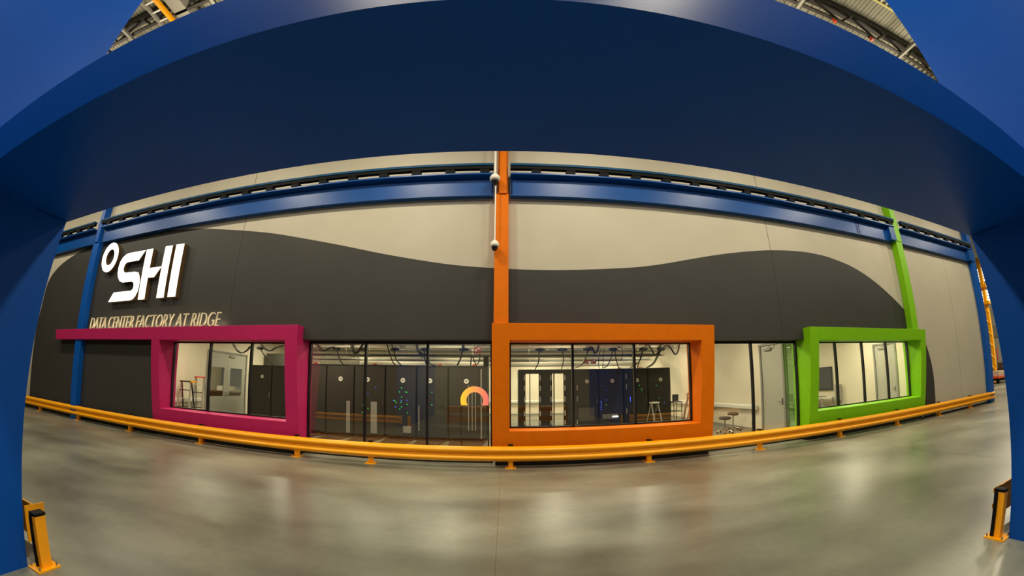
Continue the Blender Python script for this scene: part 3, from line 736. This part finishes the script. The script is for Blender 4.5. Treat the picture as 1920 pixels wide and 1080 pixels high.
PL = [(-5.81, 'first from the left above the front racks'), (-4.81, 'beside the left mullion'), (-3.66, 'right of the left mullion, with two thick cables'), (-2.63, 'left of the right mullion'), (-1.35, 'above the illuminated arch'), (1.10, 'first from the left in the orange window'),
      (1.83, 'left of the orange window left mullion'), (2.67, 'right of the orange window left mullion'), (3.55, 'at the middle of the orange window'), (4.63, 'right of the orange window right mullion'), (5.29, 'nearest the right edge of the orange window'), (-9.08, 'in the magenta window')]
for x, lb in PL:
    t = thing('tap_off_box', (x, 10.95, 2.86), 'dark plug-in box on the busway, ' + lb, 'plug box', 'plug-in boxes on the busway')
    MB().box(x - 0.08, x + 0.08, 10.88, 11.04, 2.83, 2.94).build('box_body', RACK, t, bevel=0.01)
    for s_ in (-1, 1): MB().cyl((x + s_ * 0.09, 10.95, 2.90), (x + s_ * 0.15, 10.93, 2.885), 0.026, 8).build('connector', BLACKR, t)

CAB = {
 'c1': ([(-6.702, 3.127), (-6.599, 2.986), (-6.478, 2.855), (-6.314, 2.821), (-6.122, 2.936), (-5.965, 2.955)], 'looping down in the far left of the centre glazing'),
 'c2': ([(-5.833, 2.886), (-5.753, 2.697), (-5.664, 2.492), (-5.542, 2.37), (-5.386, 2.365)], 'dropping from the first plug box onto the front rack'),
 'c3': ([(-5.346, 3.13), (-5.247, 2.908), (-5.134, 2.738), (-5.0, 2.858), (-4.88, 3.046), (-4.809, 3.115)], 'hanging in a V left of the left mullion'),
 'c4': ([(-3.99, 3.117), (-3.87, 2.799), (-3.753, 2.501), (-3.641, 2.365)], 'first of the pair right of the left mullion'),
 'c5': ([(-3.811, 3.101), (-3.712, 2.817), (-3.614, 2.553), (-3.434, 2.365)], 'second of the pair right of the left mullion'),
 'c6': ([(-2.945, 3.133), (-2.92, 2.912), (-2.81, 2.76), (-2.618, 2.728)], 'curling left of the right mullion'),
 'c7': ([(-2.658, 2.93), (-2.64, 2.577), (-2.576, 2.41)], 'running straight down beside the right mullion'),
 'c8': ([(-2.528, 2.578), (-2.438, 2.42), (-2.231, 2.365)], 'lying over the rack right of the right mullion'),
 'c9': ([(-1.431, 3.135), (-1.395, 2.951), (-1.441, 2.668), (-1.572, 2.385)], 'left one of the crossing pair above the arch'),
 'c10': ([(-1.364, 3.135), (-1.378, 2.951), (-1.425, 2.685), (-1.539, 2.386)], 'right one of the crossing pair above the arch'),
 'c11': ([(-1.122, 2.365), (-1.106, 2.62), (-1.057, 2.67), (-1.006, 2.522), (-0.93, 2.42), (-0.84, 2.55), (-0.83, 2.75)], 'hooped upwards over the rack behind the arch'),
 'o1': ([(1.115, 3.115), (1.07, 2.835), (1.053, 2.501), (0.94, 2.265)], 'first from the left in the orange window'),
 'o2': ([(1.853, 3.114), (1.847, 2.832), (1.872, 2.579), (1.796, 2.272)], 'nearly straight, left of the orange window left mullion'),
 'o3': ([(2.687, 2.828), (2.562, 2.517), (2.414, 2.363), (2.239, 2.295)], 'sweeping left across the orange window left mullion'),
 'o4': ([(3.051, 3.113), (3.013, 2.883), (2.906, 2.769), (2.808, 2.97), (2.66, 2.913)], 'short loop right of the orange window left mullion'),
 'o5': ([(3.118, 2.911), (3.049, 2.597), (3.057, 2.275)], 'thin left one of two straight drops in the orange window middle'),
 'o6': ([(3.23, 3.112), (3.233, 2.767), (3.177, 2.275)], 'thin right one of two straight drops in the orange window middle'),
 'p1': ([(3.818, 2.949), (3.672, 3.02), (3.548, 2.894), (3.48, 2.615), (3.326, 2.339), (3.179, 2.286)], 'arched over and falling left in the orange window middle'),
 'p2': ([(3.622, 2.879), (3.655, 2.557), (3.734, 2.277)], 'falling right in the orange window middle'),
 'p3': ([(3.87, 3.132), (3.877, 2.779), (3.847, 2.555)], 'cut off short left of the orange window right mullion'),
 'p4': ([(4.635, 2.859), (4.512, 2.518), (4.323, 2.38), (4.154, 2.28)], 'long flat sweep behind the orange window right mullion'),
 'p5': ([(4.62, 2.859), (4.496, 2.519), (4.41, 2.266)], 'steep drop behind the orange window right mullion'),
 'p6': ([(4.705, 3.001), (4.831, 3.029), (4.949, 2.885), (5.065, 2.683), (5.234, 2.854), (5.363, 3.129)], 'hanging in a U right of the orange window right mullion'),
 'p7': ([(5.3, 2.882), (5.161, 2.682), (4.99, 2.426), (4.733, 2.27)], 'upper one of the slanting pair at the right of the orange window'),
 'p8': ([(5.332, 2.882), (5.191, 2.653), (5.02, 2.397), (4.796, 2.275)], 'lower one of the slanting pair at the right of the orange window'),
 'p9': ([(5.401, 2.969), (5.566, 3.012), (5.691, 2.909), (5.843, 2.703), (5.967, 2.819), (6.054, 3.127)], 'big loop at the right edge of the orange window'),
 'l1': ([(-10.579, 3.122), (-10.358, 2.834), (-10.058, 2.702), (-9.789, 2.81), (-9.648, 2.961)], 'wide loop above the grey double door in the magenta window'),
 'l2': ([(-9.182, 3.127), (-8.989, 2.907), (-8.681, 2.794), (-8.436, 2.912), (-8.086, 3.001)], 'wide loop in the right pane of the magenta window'),
 'l3': ([(-9.137, 2.877), (-8.847, 2.588), (-8.46, 2.28)], 'slanting down to the racks in the magenta window')}
for k, (pts, lb) in CAB.items():
    Q = []; nn = len(pts) - 1
    for i, (px, pz) in enumerate(pts):
        yy = 10.84
        if pts[-1][1] < 2.3: yy = 10.84 + (13.1 - 10.84) * (i / nn) ** 1.3
        Q.append((px * yy / 11.0, yy, H + (pz - H) * yy / 11.0))
    P = catmull(Q, 5)
    if pts[0][1] > 3.1: P = [(P[0][0], P[0][1], 3.71)] + P
    if pts[-1][1] > 3.1: P = P + [(P[-1][0], P[-1][1], 3.71)]
    r = 0.012 if k in ('o5', 'o6', 'p3') else 0.019
    m_ = MB().tube(P, r, 8)
    if k in ('c1', 'c3', 'c6', 'o4', 'p6', 'p9', 'l1', 'l2'): m_.tube([(x + 0.04, y + 0.03, z + 0.01) for x, y, z in P], r, 8)
    tag(m_.build('power_cable', CABLE), 'black power cable ' + lb, 'cable', 'black power cables above the racks')

# signs
def small_sign(x, y, z, w, h, label, cols):
    t = thing('warning_sign', (x, y, z - h / 2), label, 'sign', 'small red and white signs')
    MB().box(x - w / 2, x + w / 2, y, y + 0.02, z - h / 2, z + h / 2).build('sign_panel', cols[0], t)
    m_ = MB()
    for a, b, c, d in cols[2]: m_.box(x + a * w, x + b * w, y - 0.004, y, z + c * h, z + d * h)
    m_.build('sign_marking', cols[1], t)
    MB().cyl((x, y + 0.01, z + h / 2), (x, y + 0.01, 3.72), 0.004, 6).build('hanger_wire', CABLE, t)
REDP = mat('faded_red', (176, 92, 84), .5)
small_sign(-0.90, 10.9, 2.87, 0.22, 0.20, 'faded red square sign with white mark hanging above the arch', (REDP, WHITE, [(-.35, -.05, -.2, .15), (0.02, .4, .15, .35)]))
small_sign(3.07, 12.9, 2.62, 0.22, 0.17, 'left red and white sign above the racks in the orange window', (WHITE, RED, [(-.5, .2, -.3, 0), (-.2, .5, .1, .4), (0.2, .5, -.5, -.2)]))
small_sign(3.36, 12.9, 2.62, 0.22, 0.17, 'right red and white sign above the racks in the orange window', (WHITE, RED, [(-.5, -.1, .1, .5), (-.1, .4, -.4, -.05), (0.3, .5, .0, .4)]))
t = thing('warning_sign', (-12.24, 14.15, 1.65), 'tall narrow red and white sign right of the grey double door', 'sign')
MB().box(-12.25, -12.235, 14.0, 14.34, 1.62, 2.22).build('sign_panel', WHITE, t)
MB().prism([(14.03, 1.66), (14.31, 1.66), (14.31, 2.18), (14.03, 2.18)], 'x', -12.235, -12.232).build('sign_marking', REDP, t)
ext = thing('fire_extinguisher', (-12.16, 14.15, 0.9), 'red fire extinguisher below the tall narrow sign', 'fire extinguisher')
MB().lathe((-12.16, 14.15, 0.95), [(0, 0), (0.07, 0.0), (0.08, 0.03), (0.08, 0.36), (0.05, 0.43), (0.02, 0.45), (0, 0.46)], 16).build('cylinder_body', mat('dark_red', (120, 30, 22), .4), ext)
MB().box(-12.19, -12.13, 14.05, 14.17, 1.40, 1.46).build('valve_handle', BLACKR, ext)
MB().box(-12.25, -12.16, 14.1, 14.2, 1.15, 1.18).build('wall_bracket', GREYB, ext)

tag(MB().box(-12.0, -10.95, 15.0, 15.6, 0, 3.05).build('electrical_cabinet', mat('dark_grey_steel', (70, 68, 60), .5)), 'tall dark grey cabinet standing behind the racks of the magenta window', 'cabinet')
c_ = thing('electrical_cabinet', (-0.67, 11.9, 0), 'narrow dark cabinet at the right end of the front rack row', 'cabinet')
MB().box(-0.76, -0.59, 11.75, 12.4, 0, 2.76).build('cabinet_body', mat('navy_steel', (34, 40, 56), .5), c_); MB().box(-0.75, -0.60, 11.74, 11.75, 0.1, 2.7).build('cabinet_door', RACK, c_)

# illuminated arch inside the glass
t = thing('illuminated_arch', (-0.70, YG + 0.06, 1.297), 'glowing yellow to pink arch behind the glass beside the orange surround', 'light sign')
ARCH = bpy.data.materials.new('arch_glow'); ARCH.use_nodes = True; nt = ARCH.node_tree; b_ = nt.nodes['Principled BSDF']
tc = nt.nodes.new('ShaderNodeTexCoord'); sp = nt.nodes.new('ShaderNodeSeparateXYZ'); mr = nt.nodes.new('ShaderNodeMapRange'); rp = nt.nodes.new('ShaderNodeValToRGB')
nt.links.new(tc.outputs['Object'], sp.inputs[0]); nt.links.new(sp.outputs[0], mr.inputs['Value']); mr.inputs['From Min'].default_value = -0.32; mr.inputs['From Max'].default_value = 0.32
e = rp.color_ramp.elements; e[0].color = (*lin((255, 205, 40)), 1); e[1].color = (*lin((250, 120, 120)), 1); q = e.new(0.45); q.color = (*lin((252, 170, 90)), 1)
nt.links.new(mr.outputs[0], rp.inputs[0]); nt.links.new(rp.outputs[0], b_.inputs['Base Color']); nt.links.new(rp.outputs[0], b_.inputs['Emission Color']); b_.inputs['Emission Strength'].default_value = 0.75
m_ = MB(); n = 36; a0 = math.asin(-0.11 / 0.32)
outer = [(0.32 * math.cos(a0 + (PI - 2 * a0) * k / n), 0.32 * math.sin(a0 + (PI - 2 * a0) * k / n)) for k in range(n + 1)]
a1 = math.asin(-0.11 / 0.19)
inner = [(0.19 * math.cos(a1 + (PI - 2 * a1) * k / n), 0.19 * math.sin(a1 + (PI - 2 * a1) * k / n)) for k in range(n + 1)]
for k in range(n):
    q = [outer[k], outer[k + 1], inner[k + 1], inner[k]]
    m_.prism([(-0.70 + x, 1.407 + z) for x, z in q], 'y', YG + 0.05, YG + 0.09)
m_.build('glowing_band', ARCH, t)
MB().box(-1.03, -0.37, YG + 0.05, YG + 0.13, 1.275, 1.297).build('arch_shelf', BLACK, t)
m_ = MB()
for x in (-1.01, -0.39): m_.box(x - 0.015, x + 0.015, YG + 0.07, YG + 0.11, 0, 1.275)
m_.box(-1.03, -0.37, YG + 0.05, YG + 0.25, 0, 0.02); m_.build('stand', BLACK, t)

# stools
def stool(x, y, h, label):
    t = thing('swivel_stool', (x, y, 0), label, 'stool', 'brown swivel stools by the white wall')
    m_ = MB().lathe((x, y, h), [(0, 0.09), (0.15, 0.088), (0.19, 0.07), (0.20, 0.04), (0.19, 0.01), (0.15, 0.0), (0, 0)], 24); m_.build('seat', BROWN, t)
    MB().cyl((x, y, 0.10), (x, y, h), 0.022, 12).build('gas_lift', STEEL, t)
    MB().torus((x, y, 0), 0.001, 0.001)
    for k in range(5):
        a = 2 * PI * k / 5 + 0.3; ex, ey = x + 0.26 * math.cos(a), y + 0.26 * math.sin(a)
        l = MB().tube([(x, y, 0.13), (x + 0.13 * math.cos(a), y + 0.13 * math.sin(a), 0.12), (ex, ey, 0.075)], 0.016, 8).build('leg', STEEL, t)
        d = Vector((-math.sin(a), math.cos(a), 0)) * 0.014
        MB().cyl((ex - d.x, ey - d.y, 0.03), (ex + d.x, ey + d.y, 0.03), 0.03, 12).build('caster', BLACKR, l)
    MB().tube([(x + 0.02, y, h - 0.02), (x + 0.14, y - 0.04, h - 0.04), (x + 0.17, y - 0.05, h - 0.05)], 0.006, 6).build('height_lever', STEEL, t)
stool(7.09, 9.95, 0.47, 'lower brown stool, the left one of the two by the white wall')
stool(7.74, 10.38, 0.54, 'taller brown stool, the right one of the two by the white wall')

# ladders
def ladder(x, y, h, w, label, topm, rot=0.0, steps=4, ym=False):
    t = thing('stepladder', (x, y, 0), label, 'stepladder', None)
    def R(p): return (x + p[0] * math.cos(rot) - p[1] * math.sin(rot), y + p[0] * math.sin(rot) + p[1] * math.cos(rot), p[2])
    for s in (-1, 1):
        MB().tube([R((s * w / 2, -0.30, 0)), R((s * w * 0.38, 0, h))], 0.03, 6).build('front_rail', GREYB, t)
        MB().tube([R((s * w / 2, 0.38, 0)), R((s * w * 0.38, 0.04, h))], 0.025, 6).build('rear_rail', GREYB if not ym else BLACKR, t)
    for k in range(1, steps + 1):
        f = k / (steps + 1); yy = -0.30 * (1 - f); ww = w / 2 - f * w * 0.12
        a = [R((sx * ww, yy + dy, h * f + dz)) for sx, dy, dz in ((-1, -0.04, 0), (1, -0.04, 0), (1, 0.05, 0), (-1, 0.05, 0))]
        MB().hexa(a, [(p[0], p[1], p[2] + 0.025) for p in a]).build('step', ALU if k % 2 else BLACKR, t)
    a = [R(p) for p in ((-w * 0.44, -0.09, h), (w * 0.44, -0.09, h), (w * 0.44, 0.12, h), (-w * 0.44, 0.12, h))]
    MB().hexa(a, [(p[0], p[1], p[2] + 0.05) for p in a]).build('top_tray', topm, t)
    if ym:
        a = [R(p) for p in ((w * 0.44, -0.09, h), (w * 0.75, -0.09, h), (w * 0.75, 0.12, h), (w * 0.44, 0.12, h))]
        MB().hexa(a, [(p[0], p[1], p[2] + 0.05) for p in a]).build('tool_tray', YELL, t)
ladder(-11.72, 9.9, 1.50, 0.52, 'stepladder with black and yellow top, left one by the double door', BLACKR, 0.35, 4, True)
ladder(-11.66, 10.5, 1.68, 0.42, 'stepladder with red top, next to the grey double door', RED, 0.5, 5)
ladder(5.42, 11.9, 1.0, 0.36, 'small white stepladder in front of the racks in the orange window', WHITE, 0.2, 2)
ladder(7.0, 11.7, 1.35, 0.42, 'tall grey stepladder beside the two brown stools', GREYB, 1.1, 4)

# equipment trolley with laptop in the orange window
t = thing('equipment_trolley', (6.95, 13.2, 0), 'grey trolley carrying a laptop right of the last server rack', 'trolley')
MB().box(6.72, 7.12, 12.9, 13.4, 0.92, 0.96).build('shelf', GREYB, t); MB().box(6.72, 7.12, 12.9, 13.4, 0.55, 0.58).build('shelf', GREYB, t)
for sx in (6.74, 7.10):
    for sy in (12.92, 13.38): MB().cyl((sx, sy, 0.05), (sx, sy, 0.93), 0.018, 8).build('leg', STEEL, t)
t = thing('laptop', (6.95, 13.1, 0.96), 'open dark laptop on the grey trolley', 'laptop')
MB().box(6.82, 7.10, 13.0, 13.2, 0.96, 0.975).build('keyboard_base', GREYB, t)
MB().hexa([(6.82, 13.2, 0.975), (7.10, 13.2, 0.975), (7.10, 13.22, 0.975), (6.82, 13.22, 0.975)], [(6.86, 13.26, 1.24), (7.14, 13.26, 1.24), (7.14, 13.28, 1.24), (6.86, 13.28, 1.24)]).build('screen', TVM, t)
t = thing('lift_arm', (7.45, 13.1, 0), 'grey lifting arm with red striped tip right of the laptop', 'lifting arm')
MB().tube([(7.25, 13.1, 0.05), (7.36, 13.1, 0.6), (7.52, 13.1, 1.15)], 0.04, 8).build('arm', GREYB, t)
m_ = MB().box(7.42, 7.66, 13.05, 13.12, 1.12, 1.28); m_.build('tip', WHITE, t)
m_ = MB()
for k in range(3): m_.hexa([(7.43 + k * .08, 13.045, 1.12), (7.47 + k * .08, 13.045, 1.12), (7.51 + k * .08, 13.045, 1.28), (7.47 + k * .08, 13.045, 1.28)], [(7.43 + k * .08, 13.05, 1.12), (7.47 + k * .08, 13.05, 1.12), (7.51 + k * .08, 13.05, 1.28), (7.47 + k * .08, 13.05, 1.28)])
m_.build('stripe', RED, t)
MB().box(7.2, 7.75, 12.85, 13.35, 0.0, 0.10).build('foot', GREYB, t)
# office behind the green window
t = thing('wall_screen', (14.86, 12.35, 1.0), 'large dark screen on the office wall in the green window', 'screen')
MB().box(14.80, 14.88, 11.93, 12.95, 1.02, 2.10).build('panel', TVM, t, bevel=0.01); MB().box(14.79, 14.80, 11.98, 12.90, 1.08, 2.05).build('display', mat('display_grey', (84, 84, 84), .3), t)
t = thing('writing_board', (14.86, 11.55, 0.7), 'grey board on a stand right of the dark office screen', 'board')
MB().box(14.72, 14.78, 11.38, 11.72, 0.55, 1.28).build('board', GREYB, t, bevel=0.01); MB().box(14.66, 14.84, 11.5, 11.6, 0, 0.56).build('stand', GREYB, t)
t = thing('office_desk', (14.2, 12.2, 0), 'white office desk below the dark screen', 'desk')
MB().box(13.9, 14.75, 11.8, 13.6, 0.70, 0.74).build('desk_top', WHITE, t, bevel=0.006)
for sx in (13.95, 14.70):
    for sy in (11.86, 13.54): MB().box(sx - 0.025, sx + 0.025, sy - 0.025, sy + 0.025, 0, 0.70).build('leg', GREYB, t)
MB().box(13.92, 14.7, 13.48, 13.52, .25, .7).build('modesty_panel', WOOD, t)
tag(MB().hexa([(14.1, 12.45, .74), (14.35, 12.45, .74), (14.35, 12.7, .74), (14.1, 12.7, .74)], [(14.16, 12.52, .93), (14.26, 12.5, .93), (14.24, 12.56, .93), (14.16, 12.6, .93)]).build('cardboard_box', mat('tan_cardboard', (206, 150, 100), .7)), 'small tan cardboard pile on the white office desk', 'box')
tag(MB().box(14.05, 14.5, 12.02, 12.3, 0.74, 0.765).build('closed_laptop', TVM), 'flat dark folder on the white office desk', 'folder')
t = thing('wall_screen', (14.86, 15.8, 1.0), 'dark green looking board seen left of the green surround', 'board')
MB().box(14.80, 14.88, 14.9, 16.6, 0.95, 2.1).build('panel', TVM, t)
t = thing('folding_chair', (13.2, 12.9, 0), 'grey metal chair behind the green surround edge', 'chair')
MB().box(12.95, 13.4, 12.7, 13.1, 0.45, 0.48).build('seat', GREYB, t)
MB().box(12.95, 13.0, 12.7, 13.1, 0.6, 0.95).build('backrest', GREYB, t)
for sx, sy in ((12.97, 12.72), (12.97, 13.08), (13.38, 12.72), (13.38, 13.08)): MB().cyl((sx, sy, 0), (sx, sy, 0.95 if sx < 13 else .46), 0.012, 6).build('leg', STEEL, t)

# side room behind the double door
t = thing('wall_screen', (-15.9, 12.2, 1.2), 'dark grey board seen through the left pane of the double door', 'board')
MB().box(-15.98, -15.92, 11.9, 13.9, 1.0, 1.75).build('panel', TVM, t)
t = thing('storage_table', (-15.0, 13.8, 0), 'brown table behind the panes of the double door', 'table')
MB().box(-15.6, -14.6, 12.6, 17.0, 1.0, 1.06).build('table_top', WOOD, t); MB().box(-15.5, -14.7, 12.7, 16.9, 0, 1.0).build('cupboard', WOOD, t)
tag(MB().lathe((-15.0, 13.6, 1.06), [(0, 0), (.14, 0), (.18, .25), (.16, .25), (.13, .02), (0, .02)], 18).build('bucket', mat('yellow_plastic', (236, 206, 20), .4)), 'yellow bucket seen through the door pane', 'bucket')
tag(MB().box(-15.3, -14.9, 12.9, 13.25, 1.06, 1.28).build('grey_crate', GREYB), 'grey crate beside the yellow bucket behind the door pane', 'crate')
tag(MB().box(-15.2, -14.8, 14.9, 15.9, 1.06, 1.3).build('white_carton', WHITE), 'white carton behind the right door pane', 'box')

# ================================================================== AISLE SIDE: bicycle (seen mirrored in the magenta window)
t = thing('bicycle', (-11.0, 0.6, 0), 'dark bicycle parked opposite, mirrored in the magenta window', 'bicycle')
for cx in (-11.5, -10.5):
    w = MB().torus((cx, 0.6, 0.34), 0.325, 0.02, 'y', 32, 8).build('wheel', BLACKR, t)
    s = MB()
    for k in range(12): a = PI * k / 12; s.cyl((cx - 0.31 * math.cos(a), 0.6, 0.34 - 0.31 * math.sin(a)), (cx + 0.31 * math.cos(a), 0.6, 0.34 + 0.31 * math.sin(a)), 0.0025, 4)
    s.build('spokes', STEEL, w)
fb = MB(); A, B, C_, D_ = (-11.5, .6, .34), (-11.08, .6, .32), (-11.22, .6, .88), (-10.65, .6, .82)
for a, b in ((A, B), (B, C_), (A, C_), (C_, D_), (B, D_), (D_, (-10.5, .6, .34)), (D_, (-10.70, .6, .98)), (C_, (-11.25, .6, .98))): fb.cyl(a, b, 0.016, 8)
fb.build('bike_frame', mat('dark_frame_paint', (40, 38, 40), .4), t)
MB().cyl((-10.70, .35, 1.0), (-10.70, .85, 1.0), 0.014, 8).build('handlebar', BLACKR, t)
MB().hexa([(-11.38, .53, .98), (-11.12, .58, .98), (-11.12, .62, .98), (-11.38, .67, .98)], [(-11.38, .53, 1.03), (-11.12, .58, 1.02), (-11.12, .62, 1.02), (-11.38, .67, 1.03)]).build('saddle', BLACKR, t)

# ================================================================== WAREHOUSE ROOF
HB = None
PLACE = ['far left of the blue column', 'above the lit letters', 'above the magenta window', 'left of the orange column', 'above the orange window', 'above the wave crest', 'above the green window', 'over the plain right wall', 'past the right corner'] + ['far left behind the portal', 'left behind the portal', 'behind the left portal wall', 'behind the viewer on the left', 'behind the viewer on the right', 'behind the right portal wall', 'right behind the portal', 'far right behind the portal']
for i, x in enumerate(AISLE_X + REAR_X):
    y, z = (4.2, 8.75) if i < len(AISLE_X) else (-1.6 if abs(x) < 4 else -4.6, 10.03)
    t = thing('highbay_lamp', (x, y, z), 'white high bay lamp hanging from the roof ' + PLACE[i], 'lamp', 'high bay lamps over the aisle and entrance')
    MB().box(x - 0.6, x + 0.6, y - 0.3, y + 0.3, z, z + 0.1).build('lamp_housing', WHITE, t)
    for dx in (-0.5, 0.5): MB().cyl((x + dx, y, z + .1), (x + dx, y, ZC), 0.006, 6).build('hanger_wire', JOIST, t)
def joist(y, x0, x1, zt, zb, label, dup=True):
    t = thing('roof_joist', ((x0 + x1) / 2, y, zb), label, 'roof joist', 'dark open web roof joists')
    m_ = MB(); m_.box(x0, x1, y - 0.12, y + 0.12, zt - 0.25, zt); m_.build('top_chord', JOIST, t)
    MB().box(x0, x1, y - 0.04, y + 0.04, zb, zb + 0.08).build('bottom_chord', JOIST, t)
    m_ = MB(); x = x0; k = 0
    while x < x1 - 0.8:
        a = (x, y, zt - 0.2) if k % 2 == 0 else (x, y, zb + 0.06); b = (x + 0.8, y, zb + 0.06) if k % 2 == 0 else (x + 0.8, y, zt - 0.2)
        m_.cyl(a, b, 0.035, 6); x += 0.8; k += 1
    m_.build('diagonal_web', JOIST, t)
joist(3.86, -38, 48, ZC, 11.1, 'dark roof joist seen above the header, right above the portal')
joist(9.8, -38, 48, ZC, 11.1, 'dark roof joist over the facade rooms')
joist(-3.0, -38, 48, ZC, 11.1, 'dark roof joist behind the viewer')
for i, (x, lb) in enumerate(((-12.1, 'first brown bridging bar, at the left end of the left roof gap'), (-10.9, 'thin bar crossing the left roof gap'), (-7.6, 'bar right of the overhead ladder in the left roof gap'), (7.55, 'bar at the left of the right roof gap'), (12.0, 'tan bar across the right roof gap'), (14.4, 'dark bar near the corner of the right roof gap'))):
    tag(MB().box(x - 0.05, x + 0.05, 1.0, 6.5, 11.0, 11.09).build('bridging_bar', FRAMEG if i in (1, 2, 3, 4) else JOIST), lb, 'steel bar', 'bridging bars under the roof')
# overhead ladder rack with yellow edge (left gap) and white ladder (right gap)
t = thing('overhead_ladder_rack', (-9.4, 3.8, 11.0), 'overhead rack with white rungs and a yellow edge in the left roof gap', 'overhead rack')
MB().box(-9.62, -9.55, 1.0, 6.5, 11.0, 11.1).build('side_rail', GREYB, t)
MB().box(-9.22, -9.10, 1.0, 6.5, 11.0, 11.1).build('yellow_rail', YELL, t)
for k in range(18): MB().box(-9.55, -9.22, 1.1 + k * 0.3, 1.15 + k * 0.3, 11.02, 11.06).build('rung', WHITE, t)
tag(MB().box(-9.0, -8.55, 1.0, 6.5, 11.1, 11.4).build('roof_duct', GREYB), 'grey duct beside the yellow edged overhead rack', 'duct')
t = thing('overhead_ladder_rack', (12, 3.0, 11.3), 'overhead rack with bright white rungs in the right roof gap', 'overhead rack')
MB().box(6, 18, 3.06, 3.12, 11.92, 12.0).build('side_rail', mat('pale_yellow', (226, 214, 130), .5), t)
MB().box(6, 18, 2.5, 2.56, 11.92, 12.0).build('side_rail', WHITE, t)
for k in range(50): MB().box(6.1 + k * 0.24, 6.16 + k * 0.24, 2.56, 3.06, 11.94, 11.98).build('rung', WHITE, t)
tag(MB().cyl((8.9, 3.86, 10.98), (8.9, 3.86, 11.1), 0.05, 10).build('sprinkler_valve', ORRED), 'orange valve under the roof joist in the right gap', 'valve')
tag(MB().cyl((10.5, 3.86, 10.98), (10.5, 3.86, 11.1), 0.05, 10).build('sprinkler_valve', RED), 'red valve below the joist in the right gap', 'valve')
tag(MB().cyl((-20, 4.7, 10.95), (24, 4.7, 10.95), 0.05, 8).build('sprinkler_pipe', JOIST), 'long dark sprinkler pipe beside the roof joist', 'pipe')

# ================================================================== FAR END OF THE HALL (gap at the right)
t = thing('crane_tower', (42, 14.3, 0), 'yellow steel tower at the far end of the hall', 'steel tower')
MB().box(41.7, 42.0, 14.05, 14.3, 0, 11).build('mast', YELL, t)
for z in (6.7, 8.2): MB().box(41.2, 42.3, 13.7, 14.9, z, z + 0.25).build('platform', YELL, t)
m_ = MB()
for z in range(1, 8): m_.cyl((41.7, 14.05, z), (41.7, 14.9, z + 0.9), 0.04, 6)
m_.build('brace', YELL, t)
for z0, z1, lb, y0, y1 in ((7.6, 9.2, 'lower bright gridded window on the far hall wall', 15.4, 17.2), (10.1, 11.6, 'upper bright gridded window on the far hall wall', 15.6, 17.4)):
    o = MB().box(49.9, 49.98, y0, y1, z0, z1).build('window_7' if z0 < 9 else 'window_8', WINLIT); o['kind'] = 'structure'
    m_ = MB()
    for k in range(6): m_.box(49.86, 49.9, y0, y1, z0 + (z1 - z0) * k / 5 - 0.03, z0 + (z1 - z0) * k / 5 + 0.03)
    for yy in (y0, (y0 + y1) / 2, y1): m_.box(49.86, 49.9, yy - 0.03, yy + 0.03, z0, z1)
    m_.build('window_frame', FRAMEG, o)
t = thing('flatbed_cart', (38.6, 12.9, 0), 'orange red flatbed cart at the far end of the hall', 'cart')
MB().box(37.0, 40.4, 12.3, 13.6, 0.42, 0.58).build('cart_deck', ORRED, t); MB().box(37.2, 40.2, 12.4, 13.5, .25, .42).build('cart_frame', BLACKR, t)
for x in (37.4, 40.0):
    for y in (12.45, 13.45): MB().cyl((x, y - .05, 0.13), (x, y + .05, 0.13), 0.13, 12).build('wheel', BLACKR, t)
tag(MB().box(37.4, 39.9, 12.4, 13.5, 0.58, 0.95).build('wrapped_bundle', mat('wrapped_beige', (186, 170, 150), .5, noise=.4, nscale=4)), 'wrapped beige bundle lying on the orange red cart', 'bundle')
tag(MB().box(38.5, 39.3, 12.0, 12.25, 0.0, 0.22).build('lime_box', LIME), 'lime green box on the floor before the flatbed cart', 'box')
t = thing('workbench', (43, 14.3, 0), 'dark loaded workbench behind the flatbed cart', 'workbench')
MB().box(42.6, 46.6, 13.6, 15.4, 1.0, 1.08).build('bench_top', JOIST, t); MB().box(42.7, 46.4, 13.7, 15.2, 0, 1.0).build('bench_cabinet', mat('bench_grey', (90, 84, 74), .6, noise=.4, nscale=3), t)
for x, y, s, m2, lb in ((43.1, 14.0, .5, BROWN, 'brown crate on the far workbench'), (44.0, 14.3, .7, GREYB, 'grey box on the far workbench'), (45.0, 14.7, .6, WHITE, 'white box on the far workbench')):
    tag(MB().box(x - s / 2, x + s / 2, y - s / 2, y + s / 2, 1.08, 1.08 + s).build('storage_box', m2), lb, 'box')
tag(MB().cyl((47.2, 15.6, 0), (47.2, 15.6, 3.0), 0.06, 8).build('red_pipe', RED), 'thin red standpipe near the far hall wall', 'pipe')
MBp = MB(); MBp.box(49.9, 50, 13, 20, 4.2, 5.4)
struct('trim_4', MBp, mat('hall_band', (128, 124, 110), .6))
